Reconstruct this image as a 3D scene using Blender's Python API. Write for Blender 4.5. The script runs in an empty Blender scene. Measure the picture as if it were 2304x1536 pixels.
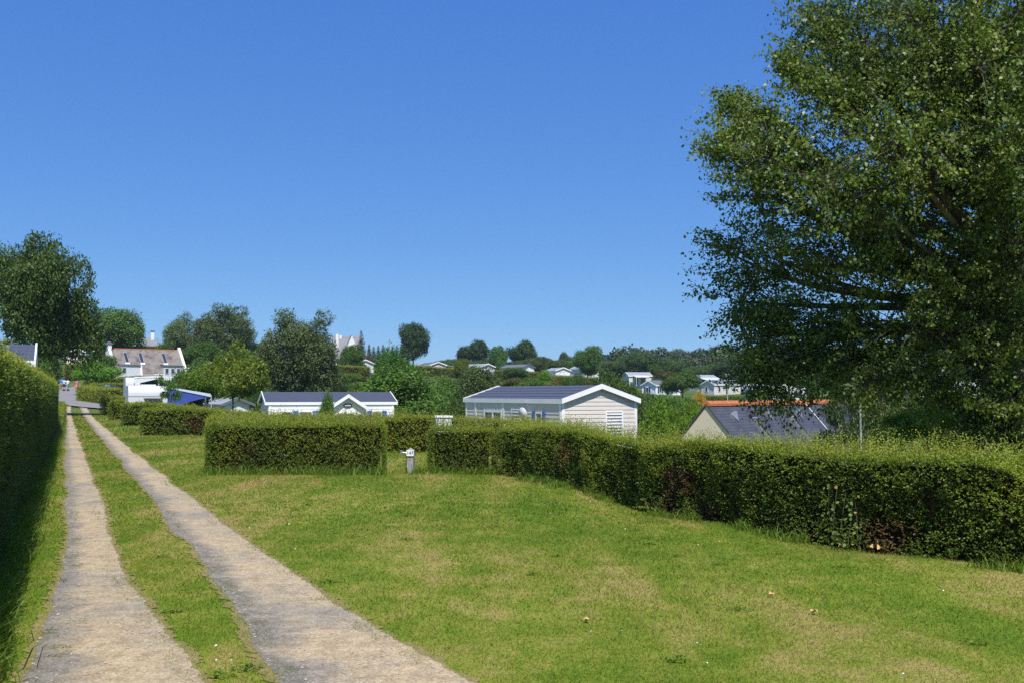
import bpy, math, random
import numpy as np
from mathutils import Vector, Matrix, Quaternion

# ------------------------------------------------------------------ camera, sky, sun, exposure
SC = bpy.context.scene
COL = SC.collection
F_PX, CX, CY, HORIZON, EYE = 2300.0, 1152.0, 768.0, 886.0, 1.75      # pixel focal length etc. of the photograph
PITCH = math.atan((HORIZON - CY) / F_PX)
cam_d = bpy.data.cameras.new('camera'); cam = bpy.data.objects.new('camera', cam_d); COL.objects.link(cam)
cam.location = (0, 0, EYE); cam.rotation_euler = (math.pi / 2 + PITCH, 0, 0)
cam_d.sensor_width = 36.0; cam_d.lens = 36.0 * F_PX / 2304.0
cam_d.clip_start = 0.1; cam_d.clip_end = 8000
SC.camera = cam

SUN_AZ, SUN_EL = math.radians(167), math.radians(57)                 # clockwise from the view direction (+Y)
world = bpy.data.worlds.new('World'); SC.world = world; world.use_nodes = True
wn = world.node_tree.nodes; wl = world.node_tree.links
bg = wn['Background']; sky = wn.new('ShaderNodeTexSky'); sky.sky_type = 'NISHITA'; sky.sun_disc = False
sky.sun_elevation = SUN_EL; sky.sun_rotation = SUN_AZ
sky.altitude = 3000; sky.air_density = 0.7; sky.dust_density = 0.0; sky.ozone_density = 8.0
# camera-like tone of a deep summer sky: one even curve and white balance over the whole dome
sep = wn.new('ShaderNodeSeparateColor'); comb = wn.new('ShaderNodeCombineColor'); wl.new(sky.outputs[0], sep.inputs[0])
for ch_, (g_, k_) in enumerate(((0.84, 1.08), (0.62, 1.86), (0.28, 4.45))):
    pw = wn.new('ShaderNodeMath'); pw.operation = 'POWER'; pw.inputs[1].default_value = g_; wl.new(sep.outputs[ch_], pw.inputs[0])
    ml = wn.new('ShaderNodeMath'); ml.operation = 'MULTIPLY'; ml.inputs[1].default_value = k_; wl.new(pw.outputs[0], ml.inputs[0]); wl.new(ml.outputs[0], comb.inputs[ch_])
wl.new(comb.outputs[0], bg.inputs[0]); bg.inputs[1].default_value = 0.10
sun_d = bpy.data.lights.new('sun', 'SUN'); sun = bpy.data.objects.new('sun', sun_d); COL.objects.link(sun)
sun_d.energy = 5.0; sun_d.angle = math.radians(0.53); sun_d.color = (1.0, 0.95, 0.87)
sv = Vector((math.sin(SUN_AZ) * math.cos(SUN_EL), math.cos(SUN_AZ) * math.cos(SUN_EL), math.sin(SUN_EL)))
sun.rotation_euler = sv.to_track_quat('Z', 'Y').to_euler(); sun.location = (0, -20, 40)
SC.view_settings.view_transform = 'Standard'; SC.view_settings.look = 'None'
SC.view_settings.exposure = 0.2; SC.view_settings.gamma = 1.0
SC.cycles.use_denoising = False
SC.cycles.max_bounces = 6; SC.cycles.diffuse_bounces = 3; SC.cycles.transmission_bounces = 4
SC.cycles.caustics_reflective = False; SC.cycles.caustics_refractive = False

RNG = np.random.default_rng(7)

# ------------------------------------------------------------------ helpers: projection and terrain
def at(px, py, d):
    """world point seen at photo pixel (px,py), d metres ahead"""
    u, v = (px - CX) / F_PX, (CY - py) / F_PX
    y = math.cos(PITCH) - v * math.sin(PITCH); z = math.sin(PITCH) + v * math.cos(PITCH)
    return Vector((u * d / y, d, EYE + z * d / y))

T_D = np.array([0, 11, 14, 20, 31, 45, 65, 85, 110, 150, 200, 260, 350, 600, 1000, 2500], float)
T_PX = np.array([-1500, 0, 160, 330, 430, 560, 700, 1000, 1300, 1600, 1900, 2304, 4000], float)
T_Z = np.array([
    [0, 0, 0, 0, 0, 0, 0, 0.2, 1.0, 2.3, 5.5, 9, 13, 15, 16, 16],
    [0, 0, 0, 0, 0, 0, 0, 0.2, 1.0, 2.4, 6.0, 10, 14, 16, 17, 17],
    [0, 0, 0, 0, 0, 0, 0, 0.2, .95, 2.3, 6.0, 10, 14, 16, 17, 17],
    [0, 0, 0, 0, 0, 0, 0, .1, .9, 3.2, 6.8, 10, 13, 14, 15, 15],
    [0, 0, 0, 0, 0, 0, -.3, -.4, .3, 3.0, 7.0, 10, 13, 14, 15, 15],
    [0, 0, 0, 0, 0, -.2, -1.2, -1.0, .3, 2.5, 6.3, 10, 13, 14, 15, 15],
    [0, 0, 0, 0, 0, -.6, -1.4, -.8, .9, 3.2, 6.0, 10, 12, 13, 14, 14],
    [0, 0, 0, 0, 0, -1, -1.6, -1.5, -.2, 2.0, 4.5, 6.4, 8, 10, 14, 14],
    [0, 0, 0, 0, -.3, -1.2, -2.4, -2.6, -1.6, .2, 2.8, 5.0, 7, 12, 26, 30],
    [0, 0, 0, -.7, -2.6, -4.4, -5, -4.9, -3.6, -1.2, 1.2, 3.2, 6.5, 16, 36, 42],
    [0, 0, -.2, -1.4, -3.2, -4.5, -5, -5, -4, -1, 2.0, 4.0, 7, 17, 38, 44],
    [0, 0, -.3, -1.0, -2.8, -4.2, -5, -5, -4, -1, 2.0, 4.0, 7, 17, 38, 44],
    [0, 0, 0, -.6, -2, -3, -4, -4, -3, -1, 2.0, 4.0, 7, 16, 30, 30]])
def terrain(X, Y):
    X = np.asarray(X, float); Y = np.asarray(Y, float)
    d = np.maximum(Y, 0.0); px = CX + F_PX * X / np.maximum(Y, 1e-3)
    px = np.where(Y <= 0.5, CX, np.clip(px, T_PX[0], T_PX[-1]))
    ci = np.clip(np.searchsorted(T_PX, px) - 1, 0, len(T_PX) - 2)
    di = np.clip(np.searchsorted(T_D, d) - 1, 0, len(T_D) - 2)
    a = (px - T_PX[ci]) / (T_PX[ci + 1] - T_PX[ci]); b = np.clip((d - T_D[di]) / (T_D[di + 1] - T_D[di]), 0, 1)
    return (T_Z[ci, di] * (1 - a) * (1 - b) + T_Z[ci + 1, di] * a * (1 - b) + T_Z[ci, di + 1] * (1 - a) * b + T_Z[ci + 1, di + 1] * a * b)
def gz(x, y): return float(terrain(x, y))
def on(px, d):
    x = (px - CX) / F_PX * d
    return Vector((x, d, gz(x, d)))

_rt = np.random.default_rng(99).random(65536)
def vnoise(x, y, z=0.0):
    """value noise, numpy, range 0..1"""
    x, y, z = np.broadcast_arrays(np.asarray(x, float), np.asarray(y, float), np.asarray(z, float))
    xi, yi, zi = np.floor(x).astype(int), np.floor(y).astype(int), np.floor(z).astype(int)
    xf, yf, zf = x - xi, y - yi, z - zi
    xf, yf, zf = xf * xf * (3 - 2 * xf), yf * yf * (3 - 2 * yf), zf * zf * (3 - 2 * zf)
    h = lambda i, j, k: _rt[((i * 7919) ^ (j * 104729) ^ (k * 1299709)) & 65535]
    r = 0
    for i in (0, 1):
        for j in (0, 1):
            for k in (0, 1):
                w = (xf if i else 1 - xf) * (yf if j else 1 - yf) * (zf if k else 1 - zf)
                r = r + w * h(xi + i, yi + j, zi + k)
    return r

# ------------------------------------------------------------------ helpers: meshes
def mesh_np(name, V, Fq, attrs=None, smooth=False):
    V = np.asarray(V, np.float32); Fq = np.asarray(Fq, np.int32)
    m = bpy.data.meshes.new(name); nf, k = Fq.shape
    m.vertices.add(len(V)); m.vertices.foreach_set('co', V.ravel())
    m.loops.add(nf * k); m.loops.foreach_set('vertex_index', Fq.ravel())
    m.polygons.add(nf); m.polygons.foreach_set('loop_start', np.arange(0, nf * k, k, dtype=np.int32))
    if smooth: m.polygons.foreach_set('use_smooth', np.ones(nf, bool))
    for a, vals in (attrs or {}).items():
        at_ = m.attributes.new(a, 'FLOAT', 'POINT'); at_.data.foreach_set('value', np.asarray(vals, np.float32))
    m.update(calc_edges=True)
    return m
class MB:
    def __init__(s): s.v = []; s.f = []
    def add(s, vs, fs):
        o = len(s.v); s.v += [tuple(p) for p in vs]; s.f += [tuple(i + o for i in q) for q in fs]; return s
    def box(s, x0, x1, y0, y1, z0, z1):
        return s.add([(x0, y0, z0), (x1, y0, z0), (x1, y1, z0), (x0, y1, z0), (x0, y0, z1), (x1, y0, z1), (x1, y1, z1), (x0, y1, z1)],
                     [(0, 3, 2, 1), (4, 5, 6, 7), (0, 1, 5, 4), (1, 2, 6, 5), (2, 3, 7, 6), (3, 0, 4, 7)])
    def hexa(s, p):
        return s.add(p, [(0, 3, 2, 1), (4, 5, 6, 7), (0, 1, 5, 4), (1, 2, 6, 5), (2, 3, 7, 6), (3, 0, 4, 7)])
    def prism(s, prof, axis, a0, a1):
        """extrude a 2-D outline along axis 'x' (outline in y,z) or 'y' (outline in x,z)"""
        n = len(prof)
        P = [(a0, p, q) if axis == 'x' else (p, a0, q) for p, q in prof] + [(a1, p, q) if axis == 'x' else (p, a1, q) for p, q in prof]
        return s.add(P, [tuple(range(n - 1, -1, -1)), tuple(range(n, 2 * n))] + [(i, (i + 1) % n, n + (i + 1) % n, n + i) for i in range(n)])
    def beam(s, a, b, w, h=None, up=(0, 0, 1)):
        a, b = Vector(a), Vector(b); t = (b - a).normalized(); up = Vector(up)
        r = t.cross(up)
        if r.length < 1e-4: r = t.cross(Vector((1, 0, 0)))
        r.normalize(); u = r.cross(t); h = h or w; r = r * w / 2; u = u * h / 2
        return s.hexa([a - r - u, a + r - u, b + r - u, b - r - u, a - r + u, a + r + u, b + r + u, b - r + u])
    def tube(s, pts, rad, n=8, cap=True):
        pts = [Vector(p) for p in pts]; m = len(pts); o = len(s.v)
        if not hasattr(rad, '__len__'): rad = [rad] * m
        ref = Vector((0.31, 0.17, 0.93)).normalized()
        for i, p in enumerate(pts):
            t = (pts[min(i + 1, m - 1)] - pts[max(i - 1, 0)]).normalized()
            a = t.cross(ref)
            if a.length < 0.05: a = t.cross(Vector((1, 0, 0)))
            a.normalize(); b = t.cross(a)
            for k in range(n):
                w = 2 * math.pi * k / n
                s.v.append(tuple(p + (a * math.cos(w) + b * math.sin(w)) * rad[i]))
        for i in range(m - 1):
            for k in range(n):
                s.f.append((o + i * n + k, o + i * n + (k + 1) % n, o + (i + 1) * n + (k + 1) % n, o + (i + 1) * n + k))
        if cap:
            s.f.append(tuple(o + k for k in range(n - 1, -1, -1))); s.f.append(tuple(o + (m - 1) * n + k for k in range(n)))
        return s
    def lathe(s, prof, n=16, c=(0, 0, 0)):
        o = len(s.v); m = len(prof)
        for r, z in prof:
            for k in range(n):
                w = 2 * math.pi * k / n; s.v.append((c[0] + r * math.cos(w), c[1] + r * math.sin(w), c[2] + z))
        for i in range(m - 1):
            for k in range(n): s.f.append((o + i * n + k, o + i * n + (k + 1) % n, o + (i + 1) * n + (k + 1) % n, o + (i + 1) * n + k))
        s.f.append(tuple(o + k for k in range(n - 1, -1, -1))); s.f.append(tuple(o + (m - 1) * n + k for k in range(n)))
        return s
    def mesh(s, name, smooth=False):
        m = bpy.data.meshes.new(name); m.from_pydata(s.v, [], s.f)
        if smooth: m.polygons.foreach_set('use_smooth', [True] * len(m.polygons))
        m.update(); return m
def link(name, mesh, m=None, parent=None):
    o = bpy.data.objects.new(name, mesh); COL.objects.link(o)
    if m is not None:
        if not mesh.materials: mesh.materials.append(m)
        if mesh.materials[0] is not m:
            o.material_slots[0].link = 'OBJECT'; o.material_slots[0].material = m
    if parent: o.parent = parent
    return o
def obj(name, mb, m, parent=None, smooth=False): return link(name, mb.mesh(name, smooth), m, parent)
def tag(o, label=None, cat=None, group=None, kind=None):
    for k, v in (('label', label), ('category', cat), ('group', group), ('kind', kind)):
        if v: o[k] = v
    return o
def empty(name, loc=(0, 0, 0), rz=0.0, label=None, cat=None, group=None, scale=None):
    o = bpy.data.objects.new(name, None); COL.objects.link(o); o.location = loc; o.rotation_euler = (0, 0, rz)
    if scale: o.scale = scale
    o.empty_display_size = 0.2
    return tag(o, label, cat, group)

# ------------------------------------------------------------------ materials
def new_mat(name):
    m = bpy.data.materials.new(name); m.use_nodes = True
    nt = m.node_tree; return m, nt, nt.nodes, nt.links, nt.nodes['Principled BSDF']
def plain(name, col, rough=0.6, var=0.12, scale=3.0, metal=0.0, spec=0.4, bump=0.0, bscale=40.0, stain=0.0, stain_col=(0.2, 0.18, 0.14)):
    """painted or built surface: base colour with weathering noise, fine relief, blotchy stains"""
    m, nt, n, l, p = new_mat(name)
    tc = n.new('ShaderNodeTexCoord'); no = n.new('ShaderNodeTexNoise'); no.inputs['Scale'].default_value = scale; no.inputs['Detail'].default_value = 6
    l.new(tc.outputs['Object'], no.inputs['Vector'])
    mx = n.new('ShaderNodeMix'); mx.data_type = 'RGBA'
    c0 = tuple(max(0, c * (1 - var)) for c in col) + (1,); c1 = tuple(min(1, c * (1 + var)) for c in col) + (1,)
    mx.inputs[6].default_value = c0; mx.inputs[7].default_value = c1
    l.new(no.outputs['Fac'], mx.inputs[0]); out = mx.outputs[2]
    if stain:
        n2 = n.new('ShaderNodeTexNoise'); n2.inputs['Scale'].default_value = scale * 0.35; n2.inputs['Detail'].default_value = 8; n2.inputs['Roughness'].default_value = 0.7
        l.new(tc.outputs['Object'], n2.inputs['Vector'])
        r = n.new('ShaderNodeMapRange'); r.inputs[1].default_value = 0.46; r.inputs[2].default_value = 0.64; r.inputs[4].default_value = stain
        l.new(n2.outputs['Fac'], r.inputs[0])
        m2 = n.new('ShaderNodeMix'); m2.data_type = 'RGBA'; m2.inputs[7].default_value = stain_col + (1,)
        l.new(r.outputs[0], m2.inputs[0]); l.new(out, m2.inputs[6]); out = m2.outputs[2]
    l.new(out, p.inputs['Base Color'])
    p.inputs['Roughness'].default_value = rough; p.inputs['Metallic'].default_value = metal
    p.inputs['Specular IOR Level'].default_value = spec
    if bump:
        n3 = n.new('ShaderNodeTexNoise'); n3.inputs['Scale'].default_value = bscale; n3.inputs['Detail'].default_value = 5
        l.new(tc.outputs['Object'], n3.inputs['Vector'])
        b = n.new('ShaderNodeBump'); b.inputs['Strength'].default_value = bump; b.inputs['Distance'].default_value = 0.02
        l.new(n3.outputs['Fac'], b.inputs['Height']); l.new(b.outputs[0], p.inputs['Normal'])
    return m
def ramp(n, stops):
    r = n.new('ShaderNodeValToRGB'); e = r.color_ramp.elements
    while len(e) < len(stops): e.new(0.5)
    for q, (pos, c) in zip(e, stops): q.position = pos; q.color = c + (1,)
    return r
def leaf_mat(name, dark, mid, light, trans=0.32, dry=(0.16, 0.09, 0.035), gloss=0.35, rough=0.5, objvar=0.18):
    """foliage: per-leaf tint attribute, per-plant variation, light shining through"""
    m, nt, n, l, p = new_mat(name); gn = (1.45, 1.38, 1.0) if name not in ('hedge_leaves', 'poplar_leaves', 'yellow_blossom') else (1, 1, 1)
    dark, mid, light = [tuple(c * g for c, g in zip(q, gn)) for q in (dark, mid, light)]
    a = n.new('ShaderNodeAttribute'); a.attribute_name = 'tint'
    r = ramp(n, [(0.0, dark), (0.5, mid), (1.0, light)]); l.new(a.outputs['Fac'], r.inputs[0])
    oi = n.new('ShaderNodeObjectInfo'); hs = n.new('ShaderNodeHueSaturation')
    mr = n.new('ShaderNodeMapRange'); mr.inputs[3].default_value = 1 - objvar; mr.inputs[4].default_value = 1 + objvar
    l.new(oi.outputs['Random'], mr.inputs[0]); l.new(mr.outputs[0], hs.inputs['Value'])
    mh = n.new('ShaderNodeMapRange'); mh.inputs[3].default_value = 0.5 - objvar * 0.06; mh.inputs[4].default_value = 0.5 + objvar * 0.09
    mu = n.new('ShaderNodeMath'); mu.operation = 'FRACT'; m3 = n.new('ShaderNodeMath'); m3.operation = 'MULTIPLY'; m3.inputs[1].default_value = 7.31
    l.new(oi.outputs['Random'], m3.inputs[0]); l.new(m3.outputs[0], mu.inputs[0]); l.new(mu.outputs[0], mh.inputs[0]); l.new(mh.outputs[0], hs.inputs['Hue'])
    l.new(r.outputs[0], hs.inputs['Color'])
    ad = n.new('ShaderNodeAttribute'); ad.attribute_name = 'dry'
    mx = n.new('ShaderNodeMix'); mx.data_type = 'RGBA'; mx.inputs[7].default_value = dry + (1,)
    l.new(ad.outputs['Fac'], mx.inputs[0]); l.new(hs.outputs[0], mx.inputs[6])
    p.inputs['Roughness'].default_value = rough; p.inputs['Specular IOR Level'].default_value = gloss
    l.new(mx.outputs[2], p.inputs['Base Color'])
    t = n.new('ShaderNodeBsdfTranslucent'); b2 = n.new('ShaderNodeMix'); b2.data_type = 'RGBA'; b2.blend_type = 'MULTIPLY'; b2.inputs[0].default_value = 1
    b2.inputs[7].default_value = (1.25, 1.3, 0.55, 1); l.new(mx.outputs[2], b2.inputs[6]); l.new(b2.outputs[2], t.inputs[0])
    ms = n.new('ShaderNodeMixShader'); ms.inputs[0].default_value = trans
    l.new(p.outputs[0], ms.inputs[1]); l.new(t.outputs[0], ms.inputs[2]); l.new(ms.outputs[0], n['Material Output'].inputs[0])
    return m

def lawn_colour(nt, blade=False):
    """patchy summer lawn colour in world space, shared by the ground and the blades that grow on it"""
    n, l = nt.nodes, nt.links
    g = n.new('ShaderNodeNewGeometry')
    mp = n.new('ShaderNodeMapping'); mp.inputs['Rotation'].default_value = (0, 0, math.radians(-28)); mp.inputs['Scale'].default_value = (1.0, 0.20, 0.0)
    l.new(g.outputs['Position'], mp.inputs[0])
    def noise(sc, det, vec, rough=0.55):
        q = n.new('ShaderNodeTexNoise'); q.inputs['Scale'].default_value = sc; q.inputs['Detail'].default_value = det; q.inputs['Roughness'].default_value = rough
        l.new(vec, q.inputs['Vector']); return q.outputs['Fac']
    def mth(op, a, b):
        q = n.new('ShaderNodeMath'); q.operation = op
        for i, x in enumerate((a, b)):
            if isinstance(x, (int, float)): q.inputs[i].default_value = x
            else: l.new(x, q.inputs[i])
        return q.outputs[0]
    big = noise(0.62, 5, mp.outputs[0], 0.62); mid = noise(1.9, 6, g.outputs['Position'], 0.7); fine = noise(26, 3, g.outputs['Position'], 0.7)
    v = mth('ADD', mth('MULTIPLY', big, 0.50), mth('ADD', mth('MULTIPLY', mid, 0.30), mth('MULTIPLY', fine, 0.20)))
    r = ramp(n, [(0.355, (0.082, 0.162, 0.011)), (0.455, (0.134, 0.206, 0.018)), (0.512, (0.212, 0.246, 0.034)), (0.565, (0.322, 0.283, 0.085)), (0.64, (0.385, 0.262, 0.113))])
    l.new(v, r.inputs[0]); out = r.outputs[0]
    if blade:
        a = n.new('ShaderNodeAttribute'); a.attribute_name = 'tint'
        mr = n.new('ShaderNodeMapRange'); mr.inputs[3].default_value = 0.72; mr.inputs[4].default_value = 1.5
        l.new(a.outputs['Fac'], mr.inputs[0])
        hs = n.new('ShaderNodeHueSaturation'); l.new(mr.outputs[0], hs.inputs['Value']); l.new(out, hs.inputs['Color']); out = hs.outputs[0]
    return out

def mat_ground():
    m, nt, n, l, p = new_mat('ground_lawn')
    near = lawn_colour(nt)
    g = n.new('ShaderNodeNewGeometry'); s = n.new('ShaderNodeSeparateXYZ'); l.new(g.outputs['Position'], s.inputs[0])
    r = n.new('ShaderNodeMapRange'); r.inputs[1].default_value = 55; r.inputs[2].default_value = 95; l.new(s.outputs['Y'], r.inputs[0])
    no = n.new('ShaderNodeTexNoise'); no.inputs['Scale'].default_value = 0.08; no.inputs['Detail'].default_value = 7; l.new(g.outputs['Position'], no.inputs['Vector'])
    rr = ramp(n, [(0.35, (0.045, 0.085, 0.016)), (0.55, (0.085, 0.13, 0.03)), (0.75, (0.15, 0.16, 0.05))]); l.new(no.outputs['Fac'], rr.inputs[0])
    mx = n.new('ShaderNodeMix'); mx.data_type = 'RGBA'; l.new(r.outputs[0], mx.inputs[0]); l.new(near, mx.inputs[6]); l.new(rr.outputs[0], mx.inputs[7])
    l.new(mx.outputs[2], p.inputs['Base Color']); p.inputs['Roughness'].default_value = 0.95; p.inputs['Specular IOR Level'].default_value = 0.1
    b = n.new('ShaderNodeBump'); b.inputs['Strength'].default_value = 0.7; b.inputs['Distance'].default_value = 0.03
    nb = n.new('ShaderNodeTexNoise'); nb.inputs['Scale'].default_value = 35; nb.inputs['Detail'].default_value = 5; l.new(g.outputs['Position'], nb.inputs['Vector'])
    l.new(nb.outputs['Fac'], b.inputs['Height']); l.new(b.outputs[0], p.inputs['Normal'])
    return m
def mat_blade():
    m, nt, n, l, p = new_mat('lawn_blades')
    c = lawn_colour(nt, True); l.new(c, p.inputs['Base Color']); p.inputs['Roughness'].default_value = 0.6; p.inputs['Specular IOR Level'].default_value = 0.25
    t = n.new('ShaderNodeBsdfTranslucent'); l.new(c, t.inputs[0]); ms = n.new('ShaderNodeMixShader'); ms.inputs[0].default_value = 0.35
    l.new(p.outputs[0], ms.inputs[1]); l.new(t.outputs[0], ms.inputs[2]); l.new(ms.outputs[0], n['Material Output'].inputs[0])
    return m
def mat_gravel():
    m, nt, n, l, p = new_mat('sandy_gravel')
    g = n.new('ShaderNodeNewGeometry')
    def noise(sc, det, ro):
        q = n.new('ShaderNodeTexNoise'); q.inputs['Scale'].default_value = sc; q.inputs['Detail'].default_value = det; q.inputs['Roughness'].default_value = ro
        l.new(g.outputs['Position'], q.inputs['Vector']); return q.outputs['Fac']
    a = noise(0.55, 6, 0.6); r = ramp(n, [(0.34, (0.330, 0.300, 0.240)), (0.46, (0.440, 0.370, 0.255)), (0.58, (0.520, 0.415, 0.260)), (0.70, (0.43, 0.365, 0.26))]); l.new(a, r.inputs[0])
    ac = n.new('ShaderNodeAttribute'); ac.attribute_name = 'across'; nz = noise(1.6, 5, 0.7)
    sm = n.new('ShaderNodeMath'); sm.operation = 'ADD'; l.new(ac.outputs['Fac'], sm.inputs[0]); l.new(nz, sm.inputs[1])
    em = n.new('ShaderNodeMapRange'); em.inputs[1].default_value = 0.90; em.inputs[2].default_value = 0.58; em.inputs[3].default_value = 0.0; em.inputs[4].default_value = 0.85; l.new(sm.outputs[0], em.inputs[0])
    eg = n.new('ShaderNodeMix'); eg.data_type = 'RGBA'; eg.inputs[7].default_value = (0.225, 0.212, 0.195, 1); l.new(em.outputs[0], eg.inputs[0]); l.new(r.outputs[0], eg.inputs[6])
    f = noise(55, 3, 0.9); rf = ramp(n, [(0.32, (0.30, 0.29, 0.28)), (0.44, (0.80, 0.80, 0.80)), (0.58, (1.08, 1.08, 1.08)), (0.70, (1.6, 1.57, 1.5))]); l.new(f, rf.inputs[0])
    f2 = noise(6, 6, 0.75); rf2 = ramp(n, [(0.35, (0.74, 0.72, 0.70)), (0.6, (1.08, 1.08, 1.08))]); l.new(f2, rf2.inputs[0])
    def mul(x, y):
        q = n.new('ShaderNodeMix'); q.data_type = 'RGBA'; q.blend_type = 'MULTIPLY'; q.inputs[0].default_value = 1; l.new(x, q.inputs[6]); l.new(y, q.inputs[7]); return q.outputs[2]
    l.new(mul(mul(eg.outputs[2], rf.outputs[0]), rf2.outputs[0]), p.inputs['Base Color']); p.inputs['Roughness'].default_value = 0.95; p.inputs['Specular IOR Level'].default_value = 0.15
    b = n.new('ShaderNodeBump'); b.inputs['Strength'].default_value = 0.8; b.inputs['Distance'].default_value = 0.012
    l.new(f, b.inputs['Height']); l.new(b.outputs[0], p.inputs['Normal'])
    return m
def mat_bark(name, c0, c1, scale=6):
    m, nt, n, l, p = new_mat(name)
    tc = n.new('ShaderNodeTexCoord'); mp = n.new('ShaderNodeMapping'); mp.inputs['Scale'].default_value = (1, 1, 0.25); l.new(tc.outputs['Object'], mp.inputs[0])
    no = n.new('ShaderNodeTexNoise'); no.inputs['Scale'].default_value = scale; no.inputs['Detail'].default_value = 8; no.inputs['Roughness'].default_value = 0.7; l.new(mp.outputs[0], no.inputs['Vector'])
    r = ramp(n, [(0.35, c0), (0.65, c1)]); l.new(no.outputs['Fac'], r.inputs[0]); l.new(r.outputs[0], p.inputs['Base Color']); p.inputs['Roughness'].default_value = 0.9
    b = n.new('ShaderNodeBump'); b.inputs['Strength'].default_value = 0.8; b.inputs['Distance'].default_value = 0.03; l.new(no.outputs['Fac'], b.inputs['Height']); l.new(b.outputs[0], p.inputs['Normal'])
    return m
def mat_slate(name, c0, c1, sx, sy, sw=0.2, sh=0.11):
    """small overlapping slates, courses in object space"""
    m, nt, n, l, p = new_mat(name)
    uv = n.new('ShaderNodeAttribute'); uv.attribute_name = 'course'
    tc = n.new('ShaderNodeTexCoord'); s = n.new('ShaderNodeSeparateXYZ'); l.new(tc.outputs['Object'], s.inputs[0])
    cb = n.new('ShaderNodeCombineXYZ'); l.new(s.outputs['X'], cb.inputs[0]); l.new(s.outputs['Z'], cb.inputs[1])
    br = n.new('ShaderNodeTexBrick'); br.inputs['Scale'].default_value = 1.0; br.inputs['Brick Width'].default_value = sw; br.inputs['Row Height'].default_value = sh
    br.inputs['Mortar Size'].default_value = 0.006; br.inputs['Color1'].default_value = c0 + (1,); br.inputs['Color2'].default_value = c1 + (1,); br.inputs['Mortar'].default_value = tuple(c * .45 for c in c0) + (1,)
    l.new(cb.outputs[0], br.inputs['Vector'])
    no = n.new('ShaderNodeTexNoise'); no.inputs['Scale'].default_value = 1.3; no.inputs['Detail'].default_value = 7; l.new(tc.outputs['Object'], no.inputs['Vector'])
    r = ramp(n, [(0.3, (0.75, 0.75, 0.75)), (0.7, (1.2, 1.18, 1.15))]); l.new(no.outputs['Fac'], r.inputs[0])
    q = n.new('ShaderNodeMix'); q.data_type = 'RGBA'; q.blend_type = 'MULTIPLY'; q.inputs[0].default_value = 1; l.new(br.outputs['Color'], q.inputs[6]); l.new(r.outputs[0], q.inputs[7])
    l.new(q.outputs[2], p.inputs['Base Color']); p.inputs['Roughness'].default_value = 0.55
    b = n.new('ShaderNodeBump'); b.inputs['Strength'].default_value = 0.4; b.inputs['Distance'].default_value = 0.01; l.new(br.outputs['Fac'], b.inputs['Height']); b.invert = True; l.new(b.outputs[0], p.inputs['Normal'])
    return m

M = {}
M['ground'] = mat_ground(); M['blade'] = mat_blade(); M['gravel'] = mat_gravel()
M['asphalt'] = plain('asphalt', (0.23, 0.225, 0.215), 0.9, 0.15, 2.0, bump=0.5, bscale=60)
M['white'] = plain('white_paint', (0.85, 0.85, 0.85), 0.45, 0.05, 2.0, stain=0.25, stain_col=(0.55, 0.55, 0.52))
M['offwhite'] = plain('off_white_panel', (0.60, 0.62, 0.64), 0.5, 0.05, 1.5)
M['render_white'] = plain('white_render', (0.78, 0.77, 0.75), 0.85, 0.05, 1.0, bump=0.3, stain=0.25, stain_col=(0.5, 0.48, 0.44))
M['siding'] = plain('cream_cladding', (0.66, 0.61, 0.555), 0.55, 0.06, 1.5, bump=0.15, bscale=25)
M['siding_pink'] = plain('pinkish_cladding', (0.58, 0.49, 0.44), 0.6, 0.06, 1.5)
M['cream'] = plain('cream_render', (0.66, 0.58, 0.45), 0.9, 0.06, 0.8, bump=0.3, stain=0.2, stain_col=(0.45, 0.38, 0.28))
M['beige'] = plain('beige_render', (0.42, 0.36, 0.30), 0.9, 0.08, 0.8, bump=0.3)
M['tilesheet'] = plain('blue_grey_tile_sheet', (0.075, 0.085, 0.115), 0.5, 0.15, 4.0, spec=0.45)
M['roofgrey'] = plain('grey_roofing', (0.14, 0.15, 0.17), 0.6, 0.15, 2.0)
M['roofpale'] = plain('pale_grey_roofing', (0.30, 0.32, 0.35), 0.6, 0.12, 2.0)
M['slate'] = mat_slate('dark_slates', (0.060, 0.066, 0.085), (0.078, 0.084, 0.105), 1, 1)
M['slate_far'] = plain('weathered_slates', (0.20, 0.20, 0.22), 0.6, 0.2, 1.0)
M['oldroof'] = plain('stained_fibre_cement', (0.225, 0.200, 0.175), 0.85, 0.35, 2.6, bump=0.3, bscale=20, stain=0.85, stain_col=(0.080, 0.066, 0.066))
M['terracotta'] = plain('terracotta', (0.50, 0.17, 0.07), 0.8, 0.25, 5.0, bump=0.3)
M['glass'] = plain('dark_window_glass', (0.035, 0.045, 0.055), 0.08, 0.3, 0.7, spec=0.7)
M['curtain_glass'] = plain('curtained_window_glass', (0.16, 0.15, 0.12), 0.15, 0.3, 2.0, spec=0.6)
M['blue'] = plain('blue_shutter_paint', (0.025, 0.105, 0.46), 0.45, 0.1, 3.0)
M['navy'] = plain('navy_shutter_paint', (0.02, 0.05, 0.14), 0.5, 0.1, 3.0)
M['awning_blue'] = plain('blue_awning_canvas', (0.04, 0.075, 0.34), 0.7, 0.1, 2.0)
M['awning_pale'] = plain('pale_blue_canvas', (0.50, 0.60, 0.72), 0.7, 0.06, 2.0)
M['canvas'] = plain('white_canvas', (0.74, 0.75, 0.77), 0.7, 0.05, 1.0)
M['red'] = plain('red_canvas', (0.55, 0.05, 0.035), 0.7, 0.1, 2.0)
M['greycanvas'] = plain('grey_canvas', (0.30, 0.29, 0.28), 0.8, 0.1, 2.0)
M['dark'] = plain('dark_interior', (0.025, 0.025, 0.03), 0.8, 0.2, 2.0)
M['metal'] = plain('galvanised_metal', (0.50, 0.51, 0.52), 0.4, 0.1, 5.0, metal=0.7)
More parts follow.
